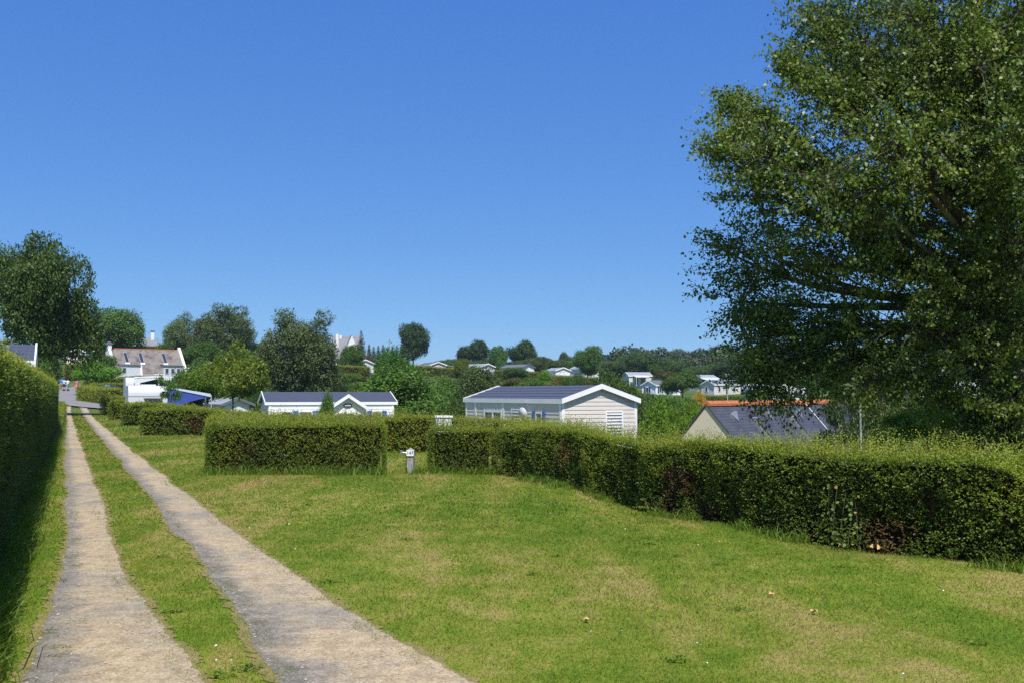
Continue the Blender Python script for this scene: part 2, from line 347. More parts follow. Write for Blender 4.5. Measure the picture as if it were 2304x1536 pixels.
M['pole'] = plain('grey_painted_pole', (0.42, 0.44, 0.44), 0.5, 0.1, 5.0)
M['wood'] = mat_bark('weathered_post_wood', (0.20, 0.19, 0.18), (0.42, 0.41, 0.39), 30)
M['fence_wood'] = plain('brown_wood', (0.17, 0.075, 0.04), 0.8, 0.2, 4.0)
M['rubber'] = plain('black_rubber', (0.02, 0.02, 0.022), 0.8)
M['carpaint'] = plain('dark_blue_car_paint', (0.03, 0.045, 0.09), 0.2, 0.05, 1.0, spec=0.6)
M['skin'] = plain('skin', (0.50, 0.30, 0.20), 0.55, 0.05)
M['hair'] = plain('dark_hair', (0.03, 0.02, 0.015), 0.6, 0.2, 20)
M['black'] = plain('black_paint', (0.02, 0.02, 0.02), 0.6)
M['daisy'] = plain('daisy_white', (0.80, 0.80, 0.76), 0.7)
M['buttercup'] = plain('buttercup_yellow', (0.65, 0.45, 0.02), 0.6)
M['stone'] = plain('pebble_stone', (0.42, 0.37, 0.30), 0.85, 0.3, 8.0)
M['dryleaf'] = plain('dry_leaf', (0.55, 0.36, 0.15), 0.8, 0.25, 9.0)
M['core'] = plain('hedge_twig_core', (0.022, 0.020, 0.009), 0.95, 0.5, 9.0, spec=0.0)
M['bark'] = mat_bark('grey_brown_bark', (0.055, 0.045, 0.032), (0.17, 0.145, 0.11))
M['bark_pale'] = mat_bark('pale_bark', (0.065, 0.057, 0.044), (0.24, 0.215, 0.175))
M['hedge'] = leaf_mat('hedge_leaves', (0.062, 0.108, 0.014), (0.150, 0.215, 0.024), (0.320, 0.355, 0.036), 0.38, dry=(0.17, 0.085, 0.04), objvar=0.05)
M['lf_poplar'] = leaf_mat('poplar_leaves', (0.045, 0.090, 0.012), (0.120, 0.185, 0.022), (0.280, 0.340, 0.060), 0.36, gloss=0.45, rough=0.45, objvar=0.0)
M['lf_ash'] = leaf_mat('ash_leaves', (0.028, 0.066, 0.014), (0.050, 0.105, 0.022), (0.095, 0.155, 0.034), 0.28)
M['lf_green'] = leaf_mat('green_leaves', (0.036, 0.085, 0.016), (0.066, 0.135, 0.024), (0.115, 0.195, 0.036), 0.32)
M['lf_grey'] = leaf_mat('grey_green_leaves', (0.040, 0.066, 0.026), (0.068, 0.104, 0.040), (0.120, 0.160, 0.068), 0.25)
M['lf_dark'] = leaf_mat('dark_leaves', (0.016, 0.040, 0.010), (0.030, 0.068, 0.016), (0.058, 0.105, 0.026), 0.2)
M['lf_bright'] = leaf_mat('bright_green_leaves', (0.06, 0.14, 0.014), (0.11, 0.21, 0.022), (0.18, 0.29, 0.04), 0.38)
M['lf_yellow'] = leaf_mat('yellow_green_leaves', (0.065, 0.115, 0.012), (0.125, 0.175, 0.020), (0.22, 0.26, 0.045), 0.38)
M['lf_olive'] = leaf_mat('olive_leaves', (0.045, 0.060, 0.014), (0.085, 0.098, 0.024), (0.14, 0.14, 0.045), 0.28)
M['lf_red'] = leaf_mat('reddish_leaves', (0.06, 0.030, 0.014), (0.13, 0.055, 0.025), (0.17, 0.12, 0.03), 0.3)
M['lf_needle'] = leaf_mat('blue_green_needles', (0.020, 0.040, 0.020), (0.036, 0.064, 0.032), (0.075, 0.11, 0.06), 0.12)
M['lf_far'] = leaf_mat('far_wood_leaves', (0.026, 0.052, 0.018), (0.042, 0.078, 0.026), (0.090, 0.130, 0.036), 0.2)
M['lf_weed'] = leaf_mat('weed_leaves', (0.05, 0.105, 0.014), (0.095, 0.175, 0.022), (0.19, 0.25, 0.05), 0.4, objvar=0.0)
M['lf_flower'] = leaf_mat('yellow_blossom', (0.10, 0.12, 0.02), (0.50, 0.33, 0.02), (0.70, 0.45, 0.02), 0.3)

# ------------------------------------------------------------------ foliage generators (numpy)
def unit(a): return a / np.maximum(np.linalg.norm(a, axis=1, keepdims=True), 1e-9)
def leaves_mesh(name, P, U, N, length, width, tint, dry=None):
    """one rhombic folded leaf per row: base P, along U, facing N"""
    n = len(P); U = unit(U); S = unit(np.cross(N, U)); N2 = np.cross(U, S)
    L = np.broadcast_to(np.asarray(length, float), (n,))[:, None]; Wd = np.broadcast_to(np.asarray(width, float), (n,))[:, None]
    V = np.empty((n, 4, 3), np.float32)
    V[:, 0] = P; V[:, 1] = P + U * L * .45 + S * Wd * .5 + N2 * Wd * .12; V[:, 2] = P + U * L - N2 * L * .10; V[:, 3] = P + U * L * .45 - S * Wd * .5 + N2 * Wd * .12
    Fq = np.arange(n * 4, dtype=np.int32).reshape(n, 4)
    at_ = {'tint': np.repeat(np.clip(tint, 0, 1), 4), 'dry': np.repeat(np.zeros(n) if dry is None else np.clip(dry, 0, 1), 4)}
    return mesh_np(name, V.reshape(-1, 3), Fq, at_)
def rnd_dirs(r, n): return unit(r.normal(size=(n, 3)))

def polyline(pts, n):
    pts = np.asarray(pts, float); seg = np.linalg.norm(np.diff(pts, axis=0), axis=1); s = np.r_[0, np.cumsum(seg)]
    t = np.linspace(0, s[-1], n); return np.c_[np.interp(t, s, pts[:, 0]), np.interp(t, s, pts[:, 1])], t
def hedge(label, front, thick, h, shoots, leaf, dens, group=None, seed=1, side=1, dry=0.15, lump=0.06, hfun=None, shoot_d=1.0, backs=0.35, cat='hedge', olive_or_shade=0.0, inset=.13):
    """clipped hedge: front = base line of the face; thickness grows to `side` (+1 = left of travel)"""
    r = np.random.default_rng(seed); root = empty('hedge', (0, 0, 0), 0, label, cat, group)
    C, t = polyline(front, 120)
    if len(front) > 4:
        for a_ in (0, 1): C[4:-4, a_] = np.convolve(C[:, a_], np.ones(9) / 9, 'valid')
        t = np.r_[0, np.cumsum(np.linalg.norm(np.diff(C, axis=0), axis=1))]
    Ltot = t[-1]
    T = np.gradient(C, axis=0); T = T / np.linalg.norm(T, axis=1, keepdims=True); Nn = np.c_[-T[:, 1], T[:, 0]] * side   # towards the back
    hf = hfun or (lambda s: np.full_like(np.asarray(s, float), h))
    def place(s, q, z):
        x = np.interp(s, t, C[:, 0]); y = np.interp(s, t, C[:, 1]); nx = np.interp(s, t, Nn[:, 0]); ny = np.interp(s, t, Nn[:, 1])
        X, Y = x + nx * q, y + ny * q
        return np.c_[X, Y, terrain(X, Y) + z]
    # woody core
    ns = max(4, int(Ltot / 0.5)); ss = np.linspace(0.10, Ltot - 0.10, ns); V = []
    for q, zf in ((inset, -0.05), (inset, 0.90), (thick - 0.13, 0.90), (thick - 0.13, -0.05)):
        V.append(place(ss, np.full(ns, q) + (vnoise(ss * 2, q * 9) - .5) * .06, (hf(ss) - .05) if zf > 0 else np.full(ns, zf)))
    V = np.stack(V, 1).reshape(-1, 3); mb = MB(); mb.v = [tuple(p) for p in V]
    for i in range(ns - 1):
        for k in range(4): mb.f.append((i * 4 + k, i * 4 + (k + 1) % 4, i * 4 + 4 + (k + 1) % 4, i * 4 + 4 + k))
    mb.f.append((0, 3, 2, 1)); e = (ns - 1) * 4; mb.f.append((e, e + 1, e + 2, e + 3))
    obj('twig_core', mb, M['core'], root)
    # leafy skin: sprigs of leaves on the faces and the top
    P, U, N, ti, dr, ln = [], [], [], [], [], []
    tw = lambda s: (np.interp(s, t, T[:, 0]), np.interp(s, t, T[:, 1])); nw = lambda s: (np.interp(s, t, Nn[:, 0]), np.interp(s, t, Nn[:, 1]))
    K = 4
    def add(s, q, z, out, upw, tint, dryv, spread):
        n = len(s); B = place(s, q, z)
        D = unit(out + upw * np.array([0, 0, 1.0]) + r.normal(size=(n, 3)) * spread)
        for k in range(K):
            a = unit(D + r.normal(size=(n, 3)) * .75)
            P.append(B + D * leaf * .75 * k * r.random((n, 1)) * 1.2); U.append(a); N.append(unit(out * .7 + np.array([.1, -.35, .95]) + r.normal(size=(n, 3)) * .6))
            ti.append(tint + r.normal(size=n) * .16); dr.append(dryv * (r.random(n) < .8)); ln.append(leaf * (0.65 + .7 * r.random(n)))
    def dryness(s, z, k): 
        v = vnoise(s * .9 + k, z * 1.6, seed) * .65 + vnoise(s * 3.1, z * 3.5, seed + k) * .35
        return np.clip((v - (0.80 - dry)) * 9, 0, 1)
    for face, frac in (('front', 1.0), ('back', backs)):
        n = int(Ltot * h * dens * frac / K); s = r.random(n) * Ltot; zf = r.random(n); z = zf * hf(s)
        nx, ny = nw(s); sg = -1 if face == 'front' else 1
        lumpv = (vnoise(s * 1.7, z * 2.2, seed) - .5) * 2 * lump + (vnoise(s * 6, z * 6, seed + 3) - .5) * lump
        gap = vnoise(s * 4.3, z * 4.3, seed + 9)
        q = (0 if face == 'front' else thick) + sg * lumpv + (0.07 * r.random(n)) * (-sg)
        keep = (gap > .20) | (r.random(n) < .4); s, z, q, zf, nx, ny = [v[keep] for v in (s, z, q, zf, nx, ny)]
        out = np.c_[nx * sg, ny * sg, np.zeros(len(s))]
        tint = .38 + .22 * zf + (vnoise(s * 2.2, z * 2.6, seed + 5) - .5) * .5 + olive_or_shade  # last term
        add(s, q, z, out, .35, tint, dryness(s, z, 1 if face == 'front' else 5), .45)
    n = int(Ltot * thick * dens * 1.5 / K); s = r.random(n) * Ltot; q = r.random(n) * thick; z = hf(s) + (vnoise(s * 2, q * 2, seed + 2) - .5) * .1
    add(s, q, z, np.zeros((n, 3)), 1.0, .62 + (vnoise(s * 1.5, q * 2, seed + 6) - .5) * .4 + max(olive_or_shade, 0), dryness(s, q, 11) * .5, .5)
    for e0 in (0, Ltot):                                           # the two ends
        n = int(thick * h * dens / K); q = r.random(n) * thick; zf = r.random(n); s = np.full(n, e0) + (r.random(n) - .5) * .08
        z = zf * hf(s); tx, ty = tw(s); sg = -1 if e0 == 0 else 1
        add(s, q, z, np.c_[tx * sg, ty * sg, np.zeros(n)], .35, .38 + .25 * zf + (r.random(n) - .5) * .2 + olive_or_shade, dryness(q + e0, z, 21), .45)
    # unclipped shoots on the top
    n = int(Ltot * (thick + .1) * 230 * shoot_d * min(1.0, (0.028 / leaf) ** 1.3)); s = r.random(n) * Ltot; q = -.03 + r.random(n) * (thick + .04)
    prof = np.clip(1.25 - np.abs(q / thick - .55) * 1.3, .25, 1)
    hh = shoots * prof * (0.25 + .75 * r.random(n)) * (.55 + .9 * vnoise(s * .9, q, seed + 8)); tall = r.random(n) < .035; hh[tall] *= 1.6
    B = place(s, q, hf(s) - .02); lean = np.c_[r.normal(size=(n, 2)) * .22, np.ones(n)]; lean = unit(lean)
    KL = 9
    for k in range(KL):
        f = (k + r.random(n)) / KL; curve = np.c_[lean[:, :2] * (f * f)[:, None] * .6, np.zeros((n, 1))]
        pos = B + (lean + curve) * (hh * f)[:, None]; a = unit(r.normal(size=(n, 3)) * .8 + np.array([0, 0, .75]))
        P.append(pos); U.append(a); N.append(unit(r.normal(size=(n, 3)) * .7 + np.array([.1, -.7, .7]))); ti.append(.62 + .33 * f + r.normal(size=n) * .14); dr.append((r.random(n) < .05) * .6 + 0.0); ln.append(leaf * (1.25 - .4 * f) * (.7 + .6 * r.random(n)))
    P, U, N, ti, dr, ln = [np.concatenate(v) for v in (P, U, N, ti, dr, ln)]
    lo = link('foliage', leaves_mesh('foliage', P, U, N, ln, ln * .5, ti, dr), M['hedge'], root); lo['kind'] = 'stuff'
    # visible stray twigs
    mb = MB()
    idx = np.where(hh > shoots * .75)[0][:90]
    for i in idx: mb.tube([B[i], B[i] + lean[i] * hh[i] * .5, B[i] + lean[i] * hh[i] * .97 + np.r_[lean[i][:2] * .1, 0]], [.005, .004, .002], 4, False)
    if len(idx): obj('shoots', mb, M['bark'], root)['kind'] = 'stuff'
    return root

def crown_leaves(r, lobes, n_clump, per, clump_r, leaf, droop=0.0, centre=(0, 0, .6), shell=.5, aspect=.6, flat=0.0):
    """clumps of leaves spread through a union of ellipsoids [(x,y,z,rx,ry,rz)]"""
    lob = np.asarray(lobes, float); vol = lob[:, 3] * lob[:, 4] * lob[:, 5]; pick = r.choice(len(lob), n_clump, p=vol ** .67 / (vol ** .67).sum())
    d = rnd_dirs(r, n_clump); rad = shell + (1 - shell) * r.random(n_clump) ** .7
    C = lob[pick, :3] + d * rad[:, None] * lob[pick, 3:6]
    ct = r.random(n_clump); out = unit(C - np.asarray(centre))
    cr = clump_r * (.55 + .9 * r.random(n_clump))
    off = rnd_dirs(r, n_clump * per).reshape(n_clump, per, 3) * (r.random((n_clump, per, 1)) ** .5) * 1.75 * cr[:, None, None] * np.array([1, 1, 1 - flat]) ; off[:, :, 2] -= droop * np.abs(r.normal(size=(n_clump, per))) * cr[:, None]
    P = (C[:, None] + off).reshape(-1, 3); n = len(P)
    o2 = np.repeat(out, per, 0)
    N = unit(o2 * .6 + np.array([.1, -.2, .65]) + r.normal(size=(n, 3)) * .6)
    U = unit(r.normal(size=(n, 3)) + o2 * .3 + np.array([0, 0, -droop - .1]))
    ti = .28 + np.repeat(ct, per) * .42 + r.normal(size=n) * .13
    return P, U, N, leaf * (.6 + .8 * r.random(n)), ti
def limb_path(a, b, sag, r, k=5):
    a, b = Vector(a), Vector(b); m = (a + b) / 2 + Vector((0, 0, sag)) + Vector(r.normal(size=3) * (b - a).length * .06)
    return [a * (1 - f) ** 2 + m * 2 * f * (1 - f) + b * f * f for f in [i / k for i in range(k + 1)]]

TYPES = {}
def tree_type(key, seed):
    """unit tree: 1 wide, 1 tall, base at the origin -> (trunk mesh, crown mesh)"""
    r = np.random.default_rng(seed); lobes = []; kw = dict(n_clump=2300, per=13, clump_r=.030, leaf=.030, shell=.45, centre=(0, 0, .55)); tr = .028; zt = .75; z0 = .25
    if key.startswith('round'):
        for i in range(16):
            a = r.random() * 6.28; q = .30 * math.sqrt(r.random()); z = .36 + .46 * r.random(); q *= 1.15 - abs(z - .55) * 1.2
            s = .12 + .09 * r.random(); lobes.append((q * math.cos(a), q * math.sin(a), z, s * 1.15, s * 1.15, s))
        lobes.append((0, 0, .58, .30, .30, .30))
    elif key == 'ash':
        for i in range(30):
            a = r.random() * 6.28; q = .38 * math.sqrt(r.random()); z = .34 + .50 * r.random() ** .6 * (1 - (q / .52) ** 4); s = .085 + .06 * r.random()
            lobes.append((q * math.cos(a), q * math.sin(a), z, s * 1.2, s * 1.2, s))
        lobes.append((0, 0, .60, .26, .26, .24))
        kw.update(n_clump=4200, per=13, clump_r=.021, leaf=.020); z0 = .3; tr = .035
    elif key == 'full':
        for i in range(34):
            a = r.random() * 6.28; z = .10 + .78 * r.random(); q = .40 * math.sqrt(max(.05, 1 - ((z - .45) / .55) ** 2)) * math.sqrt(r.random()); s = .085 + .06 * r.random()
            lobes.append((q * math.cos(a), q * math.sin(a), z, s * 1.15, s * 1.15, s))
        lobes += [(0, 0, .46, .40, .40, .40)] * 3
        kw.update(n_clump=4600, per=13, clump_r=.022, leaf=.021, centre=(0, 0, .4)); z0 = .08; tr = .03
    elif key == 'dome':
        for i in range(14):
            a = r.random() * 6.28; q = .33 * math.sqrt(r.random()); z = .45 + .38 * (1 - (q / .36) ** 2) * (.6 + .4 * r.random()); s = .13 + .05 * r.random()
            lobes.append((q * math.cos(a), q * math.sin(a), z, s * 1.2, s * 1.2, s))
        kw.update(per=12, clump_r=.026)
    elif key == 'birch':
        for i in range(13):
            a = r.random() * 6.28; q = .30 * math.sqrt(r.random()); z = .42 + .40 * r.random() - q * .5; s = .08 + .05 * r.random()
            lobes.append((q * math.cos(a), q * math.sin(a), z, s, s, s * 2.0))
        lobes += [(0, 0, .84, .07, .07, .15), (.14, 0, .72, .07, .07, .14), (-.2, .05, .62, .07, .07, .15)]
        kw.update(n_clump=1900, per=13, clump_r=.026, leaf=.022, droop=.8)
    elif key == 'airy':
        for i in range(13):
            a = r.random() * 6.28; q = .36 * math.sqrt(r.random()); z = .42 + .38 * r.random() * (1 - q); s = .08 + .06 * r.random()
            lobes.append((q * math.cos(a), q * math.sin(a), z, s * 1.3, s * 1.3, s))
        lobes += [(.03, 0, .88, .05, .05, .10), (.16, .05, .82, .04, .04, .06)]
        kw.update(n_clump=1000, per=12, clump_r=.028, leaf=.032); tr = .015
    elif key.startswith('bush'):
        for i in range(14):
            a = r.random() * 6.28; q = .32 * math.sqrt(r.random()); z = .15 + .55 * r.random() * (1.1 - q * 1.6); s = .15 + .08 * r.random()
            lobes.append((q * math.cos(a), q * math.sin(a), z, s * 1.1, s * 1.1, s * 1.2))
        kw.update(centre=(0, 0, .2), leaf=.034, clump_r=.034); z0 = .02; tr = .02; zt = .5
    elif key == 'cedar':
        for i in range(16):
            a = r.random() * 6.28; z = .12 + .8 * r.random(); q = (.42 * (1.05 - z)) * (.4 + .6 * r.random()) + .04; s = .16 * (1.2 - z)
            lobes.append((q * math.cos(a), q * math.sin(a), z, s * 1.4, s * 1.4, s * .55))
        kw.update(n_clump=2300, per=14, clump_r=.026, leaf=.030, aspect=.25, droop=.5, flat=.4, centre=(0, 0, .4)); z0 = .05; zt = .93
    elif key == 'spruce':
        for i in range(24):
            z = .08 + .88 * i / 23; s = .46 * (1.02 - z); a = i * 2.4; lobes.append((s * .35 * math.cos(a), s * .35 * math.sin(a), z, s * .75 + .01, s * .75 + .01, .035))
        kw.update(n_clump=1500, per=10, clump_r=.020, leaf=.034, aspect=.25, droop=.6, shell=.3, centre=(0, 0, .3)); z0 = .02; zt = .96
    elif key == 'sapling':
        for i in range(9):
            a = i * 2.4; q = .12 + .27 * r.random(); z = .55 + .38 * r.random() - q * .2; lobes.append((q * math.cos(a), q * math.sin(a), z, .13, .13, .05))
        kw.update(n_clump=170, per=14, clump_r=.040, leaf=.055, droop=.3, flat=.5, aspect=.4); tr = .012
    elif key == 'spray':      # wide flat fern-leaved sprays on bent pale stems
        for i in range(11):
            a = r.random() * 6.28; q = .15 + .33 * r.random(); z = .62 + .3 * r.random() - q * .35; lobes.append((q * math.cos(a), q * math.sin(a), z, .14, .14, .045))
        kw.update(n_clump=420, per=22, clump_r=.036, leaf=.034, droop=.3, flat=.7, aspect=.3); tr = .014; z0 = .1
    asp = kw.pop('aspect', .6); P, U, N, L, ti = crown_leaves(r, lobes, **kw)
    rr = np.quantile(np.hypot(P[:, 0], P[:, 1]), .985) / .5; P[:, :2] /= max(rr, 1e-6); P[:, 2] /= np.quantile(P[:, 2], .999); P[:, 2] = np.maximum(P[:, 2], .02)
    cm = leaves_mesh('crown_' + key, P, U, N, L, L * asp, ti)
    mb = MB(); bend = r.normal(size=2) * .02
    trunk = [(bend[0] * math.sin(3 * f), bend[1] * math.sin(2 * f), -.02 + zt * f) for f in (0, .12, .3, .5, .75, 1)]
    mb.tube(trunk, [tr * k for k in (1.35, 1.0, .85, .65, .4, .12)], 9)
    for i, lb in enumerate(lobes[:14]):
        f = .25 + .5 * r.random(); zs = z0 * .9 + (zt - z0) * f * .8; zs = min(zs, lb[2] - .02) if lb[2] > z0 + .05 else z0
        mb.tube(limb_path((0, 0, max(zs, .05)), (lb[0] * .95, lb[1] * .95, lb[2]), -.03, r, 4), [tr * k for k in (.5, .4, .3, .2, .08)], 5, False)
    tm = mb.mesh('trunk_' + key, True)
    TYPES[key] = (tm, cm)
for i_, k_ in enumerate(('round', 'round2', 'round3', 'ash', 'dome', 'birch', 'airy', 'bush', 'bush2', 'cedar', 'spruce', 'sapling', 'spray', 'full')): tree_type(k_, 100 + i_)
def tree(key, px, d, top, wpx, m, label, group=None, name='tree', cat='tree', bark='bark', rz=None, sink=0.0, hmul=1.0):
    b = on(px, d); h = (at(px, top, d).z - b.z + sink) * hmul; w = wpx / F_PX * d
    o = empty(name, (b.x, b.y, b.z - sink), RNG.random() * 6.28 if rz is None else rz, label, cat, group, (w, w, h))
    link('trunk' if cat == 'tree' else 'stem', TYPES[key][0], M[bark], o); link('crown' if cat == 'tree' else 'foliage', TYPES[key][1], M[m], o)
    return o

# ------------------------------------------------------------------ the setting: ground, track, road
def build_ground():
    ang = np.r_[np.linspace(-math.pi, -.75, 40)[:-1], np.linspace(-.75, .75, 190), np.linspace(.75, math.pi, 40)[1:-1]]
    rad = np.r_[0.4, np.geomspace(1.0, 120, 110), np.geomspace(124, 3500, 70)]
    A, R = np.meshgrid(ang, rad, indexing='ij'); X, Y = np.sin(A) * R, np.cos(A) * R
    Z = terrain(X, Y); na, nr = A.shape
    V = np.stack([X, Y, Z], -1).reshape(-1, 3)
    i, j = np.meshgrid(np.arange(na), np.arange(nr - 1), indexing='ij'); i2 = (i + 1) % na
    Fq = np.stack([i * nr + j, i2 * nr + j, i2 * nr + j + 1, i * nr + j + 1], -1).reshape(-1, 4)[:, ::-1]
    o = link('ground', mesh_np('ground', V, Fq, smooth=True), M['ground']); o['kind'] = 'structure'
    c = MB().add([(0.45 * math.sin(a), 0.45 * math.cos(a), 0) for a in np.linspace(0, 6.28, 24)[:-1]], [tuple(range(23))])
    return o
build_ground()

def rut_edges(k, d):
    d = np.asarray(d, float); e = lambda L: np.exp(-np.clip(d - 6, -1.0, 200) / L)
    c, w = (.34 - .4375 * d, .50 + .55 * e(3.5)) if k == 'l' else (1.82 - .4375 * d + .14 * e(3.0), .58 + .62 * e(4.5))
    xl, xr = c - w / 2, c + w / 2
    j = lambda o: (vnoise(d * .6, o) - .5) * .12 + (vnoise(d * 3.5, o + 7) - .5) * .035 + (vnoise(d * 16, o + 3) - .5) * .03 + (vnoise(d * 45, o + 5) - .5) * .03
    o = 1 if k == 'l' else 20
    return xl + j(o), xr + j(o + 40)
def build_rut(k, name='gravel_track', m='gravel', pad=0.0, lift=.004):
    d = np.r_[np.arange(-3, 12, .02), np.arange(12, 30, .05), np.arange(30, 97, .3)]
    xl, xr = rut_edges(k, d); f = np.linspace(0, 1, 9)
    if pad: xl = xl - pad * (.3 + 1.4 * vnoise(d * 2.1, 5)) - .08 * vnoise(d * 14, 9); xr = xr + pad * (.3 + 1.4 * vnoise(d * 2.1, 15)) + .08 * vnoise(d * 14, 19)
    X = xl[:, None] + (xr - xl)[:, None] * f; Y = np.repeat(d[:, None], 9, 1); Z = terrain(X, Y) + lift + np.clip(Y, 0, 200) * .0006
    n, mm = X.shape; V = np.stack([X, Y, Z], -1).reshape(-1, 3); i, j = np.meshgrid(np.arange(n - 1), np.arange(mm - 1), indexing='ij')
    Fq = np.stack([i * mm + j, i * mm + j + 1, (i + 1) * mm + j + 1, (i + 1) * mm + j], -1).reshape(-1, 4)
    o = link(name, mesh_np(name, V, Fq, {'across': np.tile(f, n)}), M[m]); o['kind'] = 'structure'
M['soil'] = plain('trodden_soil', (0.26, 0.215, 0.085), .95, .35, 9.0, spec=.1, bump=.6, bscale=50, stain=.6, stain_col=(.17, .17, .06))
for k_ in 'lr': build_rut(k_, 'worn_verge', 'soil', .022, .002)
build_rut('l'); build_rut('r')

def strip(name, pts, widths, m, lift, n=80):
    pts = np.array([list(p)[:2] for p in pts]); C, t = polyline(pts, n); seg = np.r_[0, np.cumsum(np.linalg.norm(np.diff(pts, axis=0), axis=1))]
    w = np.interp(t, seg, widths); k = np.ones(7) / 7
    for a in (0, 1): C[:, a] = np.convolve(np.pad(C[:, a], 3, mode='edge'), k, 'valid')
    T = np.gradient(C, axis=0); T /= np.linalg.norm(T, axis=1, keepdims=True); Nn = np.c_[-T[:, 1], T[:, 0]]
    f = np.linspace(-.5, .5, 9); X = C[:, 0][:, None] + Nn[:, 0][:, None] * w[:, None] * f; Y = C[:, 1][:, None] + Nn[:, 1][:, None] * w[:, None] * f
    Z = terrain(X, Y) + lift; V = np.stack([X, Y, Z], -1).reshape(-1, 3); i, j = np.meshgrid(np.arange(n - 1), np.arange(8), indexing='ij'); q = 9
    Fq = np.stack([i * q + j, (i + 1) * q + j, (i + 1) * q + j + 1, i * q + j + 1], -1).reshape(-1, 4)[:, ::-1]
    o = link(name, mesh_np(name, V, Fq, smooth=True), m); o['kind'] = 'structure'; return o
strip('asphalt_road', [on(330, 90), on(262, 94), on(215, 97), on(178, 103), on(160, 113), on(158, 130), on(170, 148), on(215, 158), on(330, 166)], [4, 4, 4, 4.5, 5, 6, 6.5, 5, 4.5], M['asphalt'], .14)

# ------------------------------------------------------------------ lawn blades
HL = lambda d: -0.70 - 0.428 * d                                     # foot of the tall hedge beside the track
H4 = np.array([(-0.4, 22.9), (1.0, 19.6), (2.15, 16.4), (3.0, 14.0), (3.75, 12.3), (4.5, 11.05), (5.15, 10.2), (6.3, 8.6), (7.5, 7.0), (8.8, 5.2)])
def right_limit(d): return np.where(d < 22.9, np.interp(d, H4[::-1, 1], H4[::-1, 0]), np.interp(d, [22.9, 30.5, 31, 60], [6, 6, 1, 5]))
def in_rut(x, d, pad):
    w = np.zeros(len(x), bool)
    for k in ('l', 'r'):
        a, b = rut_edges(k, d); w |= (x > a + pad) & (x < b - pad)
    return w
def build_lawn():
    r = np.random.default_rng(3); Vs, ts = [], []
    for d0, d1, dens, hb, wb in ((3.2, 8, 5600, .021, .0036), (8, 14, 2600, .024, .0062), (14, 26, 900, .029, .012), (26, 46, 260, .036, .024), (44, 84, 45, .06, .07)):
        xm = d1 * .5 + 2.5; n = int((d1 - d0) * 2 * xm * dens); d = d0 + (d1 - d0) * r.random(n); d = d * (1 + .06 * r.normal(size=n)); x = (r.random(n) * 2 - 1) * xm
        ok = (x > HL(d) + .1) & (d > 3) & (x < right_limit(d) + .25) & (np.abs(x) < d * .5 + 2.0) & ~(in_rut(x, d, .0) & (r.random(n) > np.clip((vnoise(x * 5, d * 5, 2) - .45) * 4, 0, .9))) & ~in_rut(x, d, .17)
        inr = in_rut(x, d, -.10); ok &= ~inr | (r.random(n) < .95)
        # worn, sparse edge strips beside the ruts keep shorter grass
        x, d = x[ok], d[ok]; n = len(x); short = np.where(in_rut(x, d, -.16), .85, 1.0)
        lush = vnoise(x * .8, d * .5, 4) * .6 + vnoise(x * 3, d * 3, 5) * .4
        h = hb * (.5 + r.random(n)) * (.55 + .95 * lush) * short; w = wb * (.6 + .8 * r.random(n)); a = r.random(n) * 6.28
        lx = r.normal(size=n) * .75 * h; ly = r.normal(size=n) * .75 * h; z = terrain(x, d)
        V = np.empty((n, 3, 3), np.float32); dx, dy = np.cos(a) * w / 2, np.sin(a) * w / 2
        V[:, 0] = np.c_[x - dx, d - dy, z]; V[:, 1] = np.c_[x + dx, d + dy, z]; V[:, 2] = np.c_[x + lx, d + ly, z + h]
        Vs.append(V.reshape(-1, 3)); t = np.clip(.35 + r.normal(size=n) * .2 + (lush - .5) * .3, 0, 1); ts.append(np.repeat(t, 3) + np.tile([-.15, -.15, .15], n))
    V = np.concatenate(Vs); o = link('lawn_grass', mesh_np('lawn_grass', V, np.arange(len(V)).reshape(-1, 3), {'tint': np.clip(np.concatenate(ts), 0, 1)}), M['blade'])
    tag(o, 'short mown lawn grass with dry straw-coloured patches beside the track', 'grass', kind='stuff')
build_lawn()
def tufts(name, label, X, Y, h, per, m, seed, wid=.008, spread=.06, lean=.5, flat=0.0):
    r = np.random.default_rng(seed); n = len(X); k = n * per
    bx = np.repeat(X, per) + r.normal(size=k) * spread; by = np.repeat(Y, per) + r.normal(size=k) * spread; hh = np.repeat(h, per) * (.4 + .8 * r.random(k))
    z = terrain(bx, by); le = r.normal(size=(k, 2)) * lean; mid = np.c_[bx + le[:, 0] * hh * .35, by + le[:, 1] * hh * .35, z + hh * .6]; tip = np.c_[bx + le[:, 0] * hh, by + le[:, 1] * hh, z + hh * (.9 - flat)]
    a = r.random(k) * 6.28; w = wid * (.6 + .8 * r.random(k)); dx, dy = np.cos(a) * w / 2, np.sin(a) * w / 2
    V = np.empty((k, 5, 3), np.float32); V[:, 0] = np.c_[bx - dx, by - dy, z]; V[:, 1] = np.c_[bx + dx, by + dy, z]
    V[:, 2] = mid + np.c_[dx, dy, dx * 0] * .8; V[:, 3] = mid - np.c_[dx, dy, dx * 0] * .8; V[:, 4] = tip
    b = np.arange(k)[:, None] * 5; Fq = np.concatenate([b + [0, 1, 2], b + [0, 2, 3], b + [3, 2, 4]]).astype(int)
    ti = np.clip(np.repeat(.45 + r.normal(size=k) * .2, 5), 0, 1); dr = np.repeat((r.random(k) < .12) * .7, 5)
    o = link(name, mesh_np(name, V.reshape(-1, 3), Fq, {'tint': ti, 'dry': dr}), m); return tag(o, label, 'grass', kind='stuff')
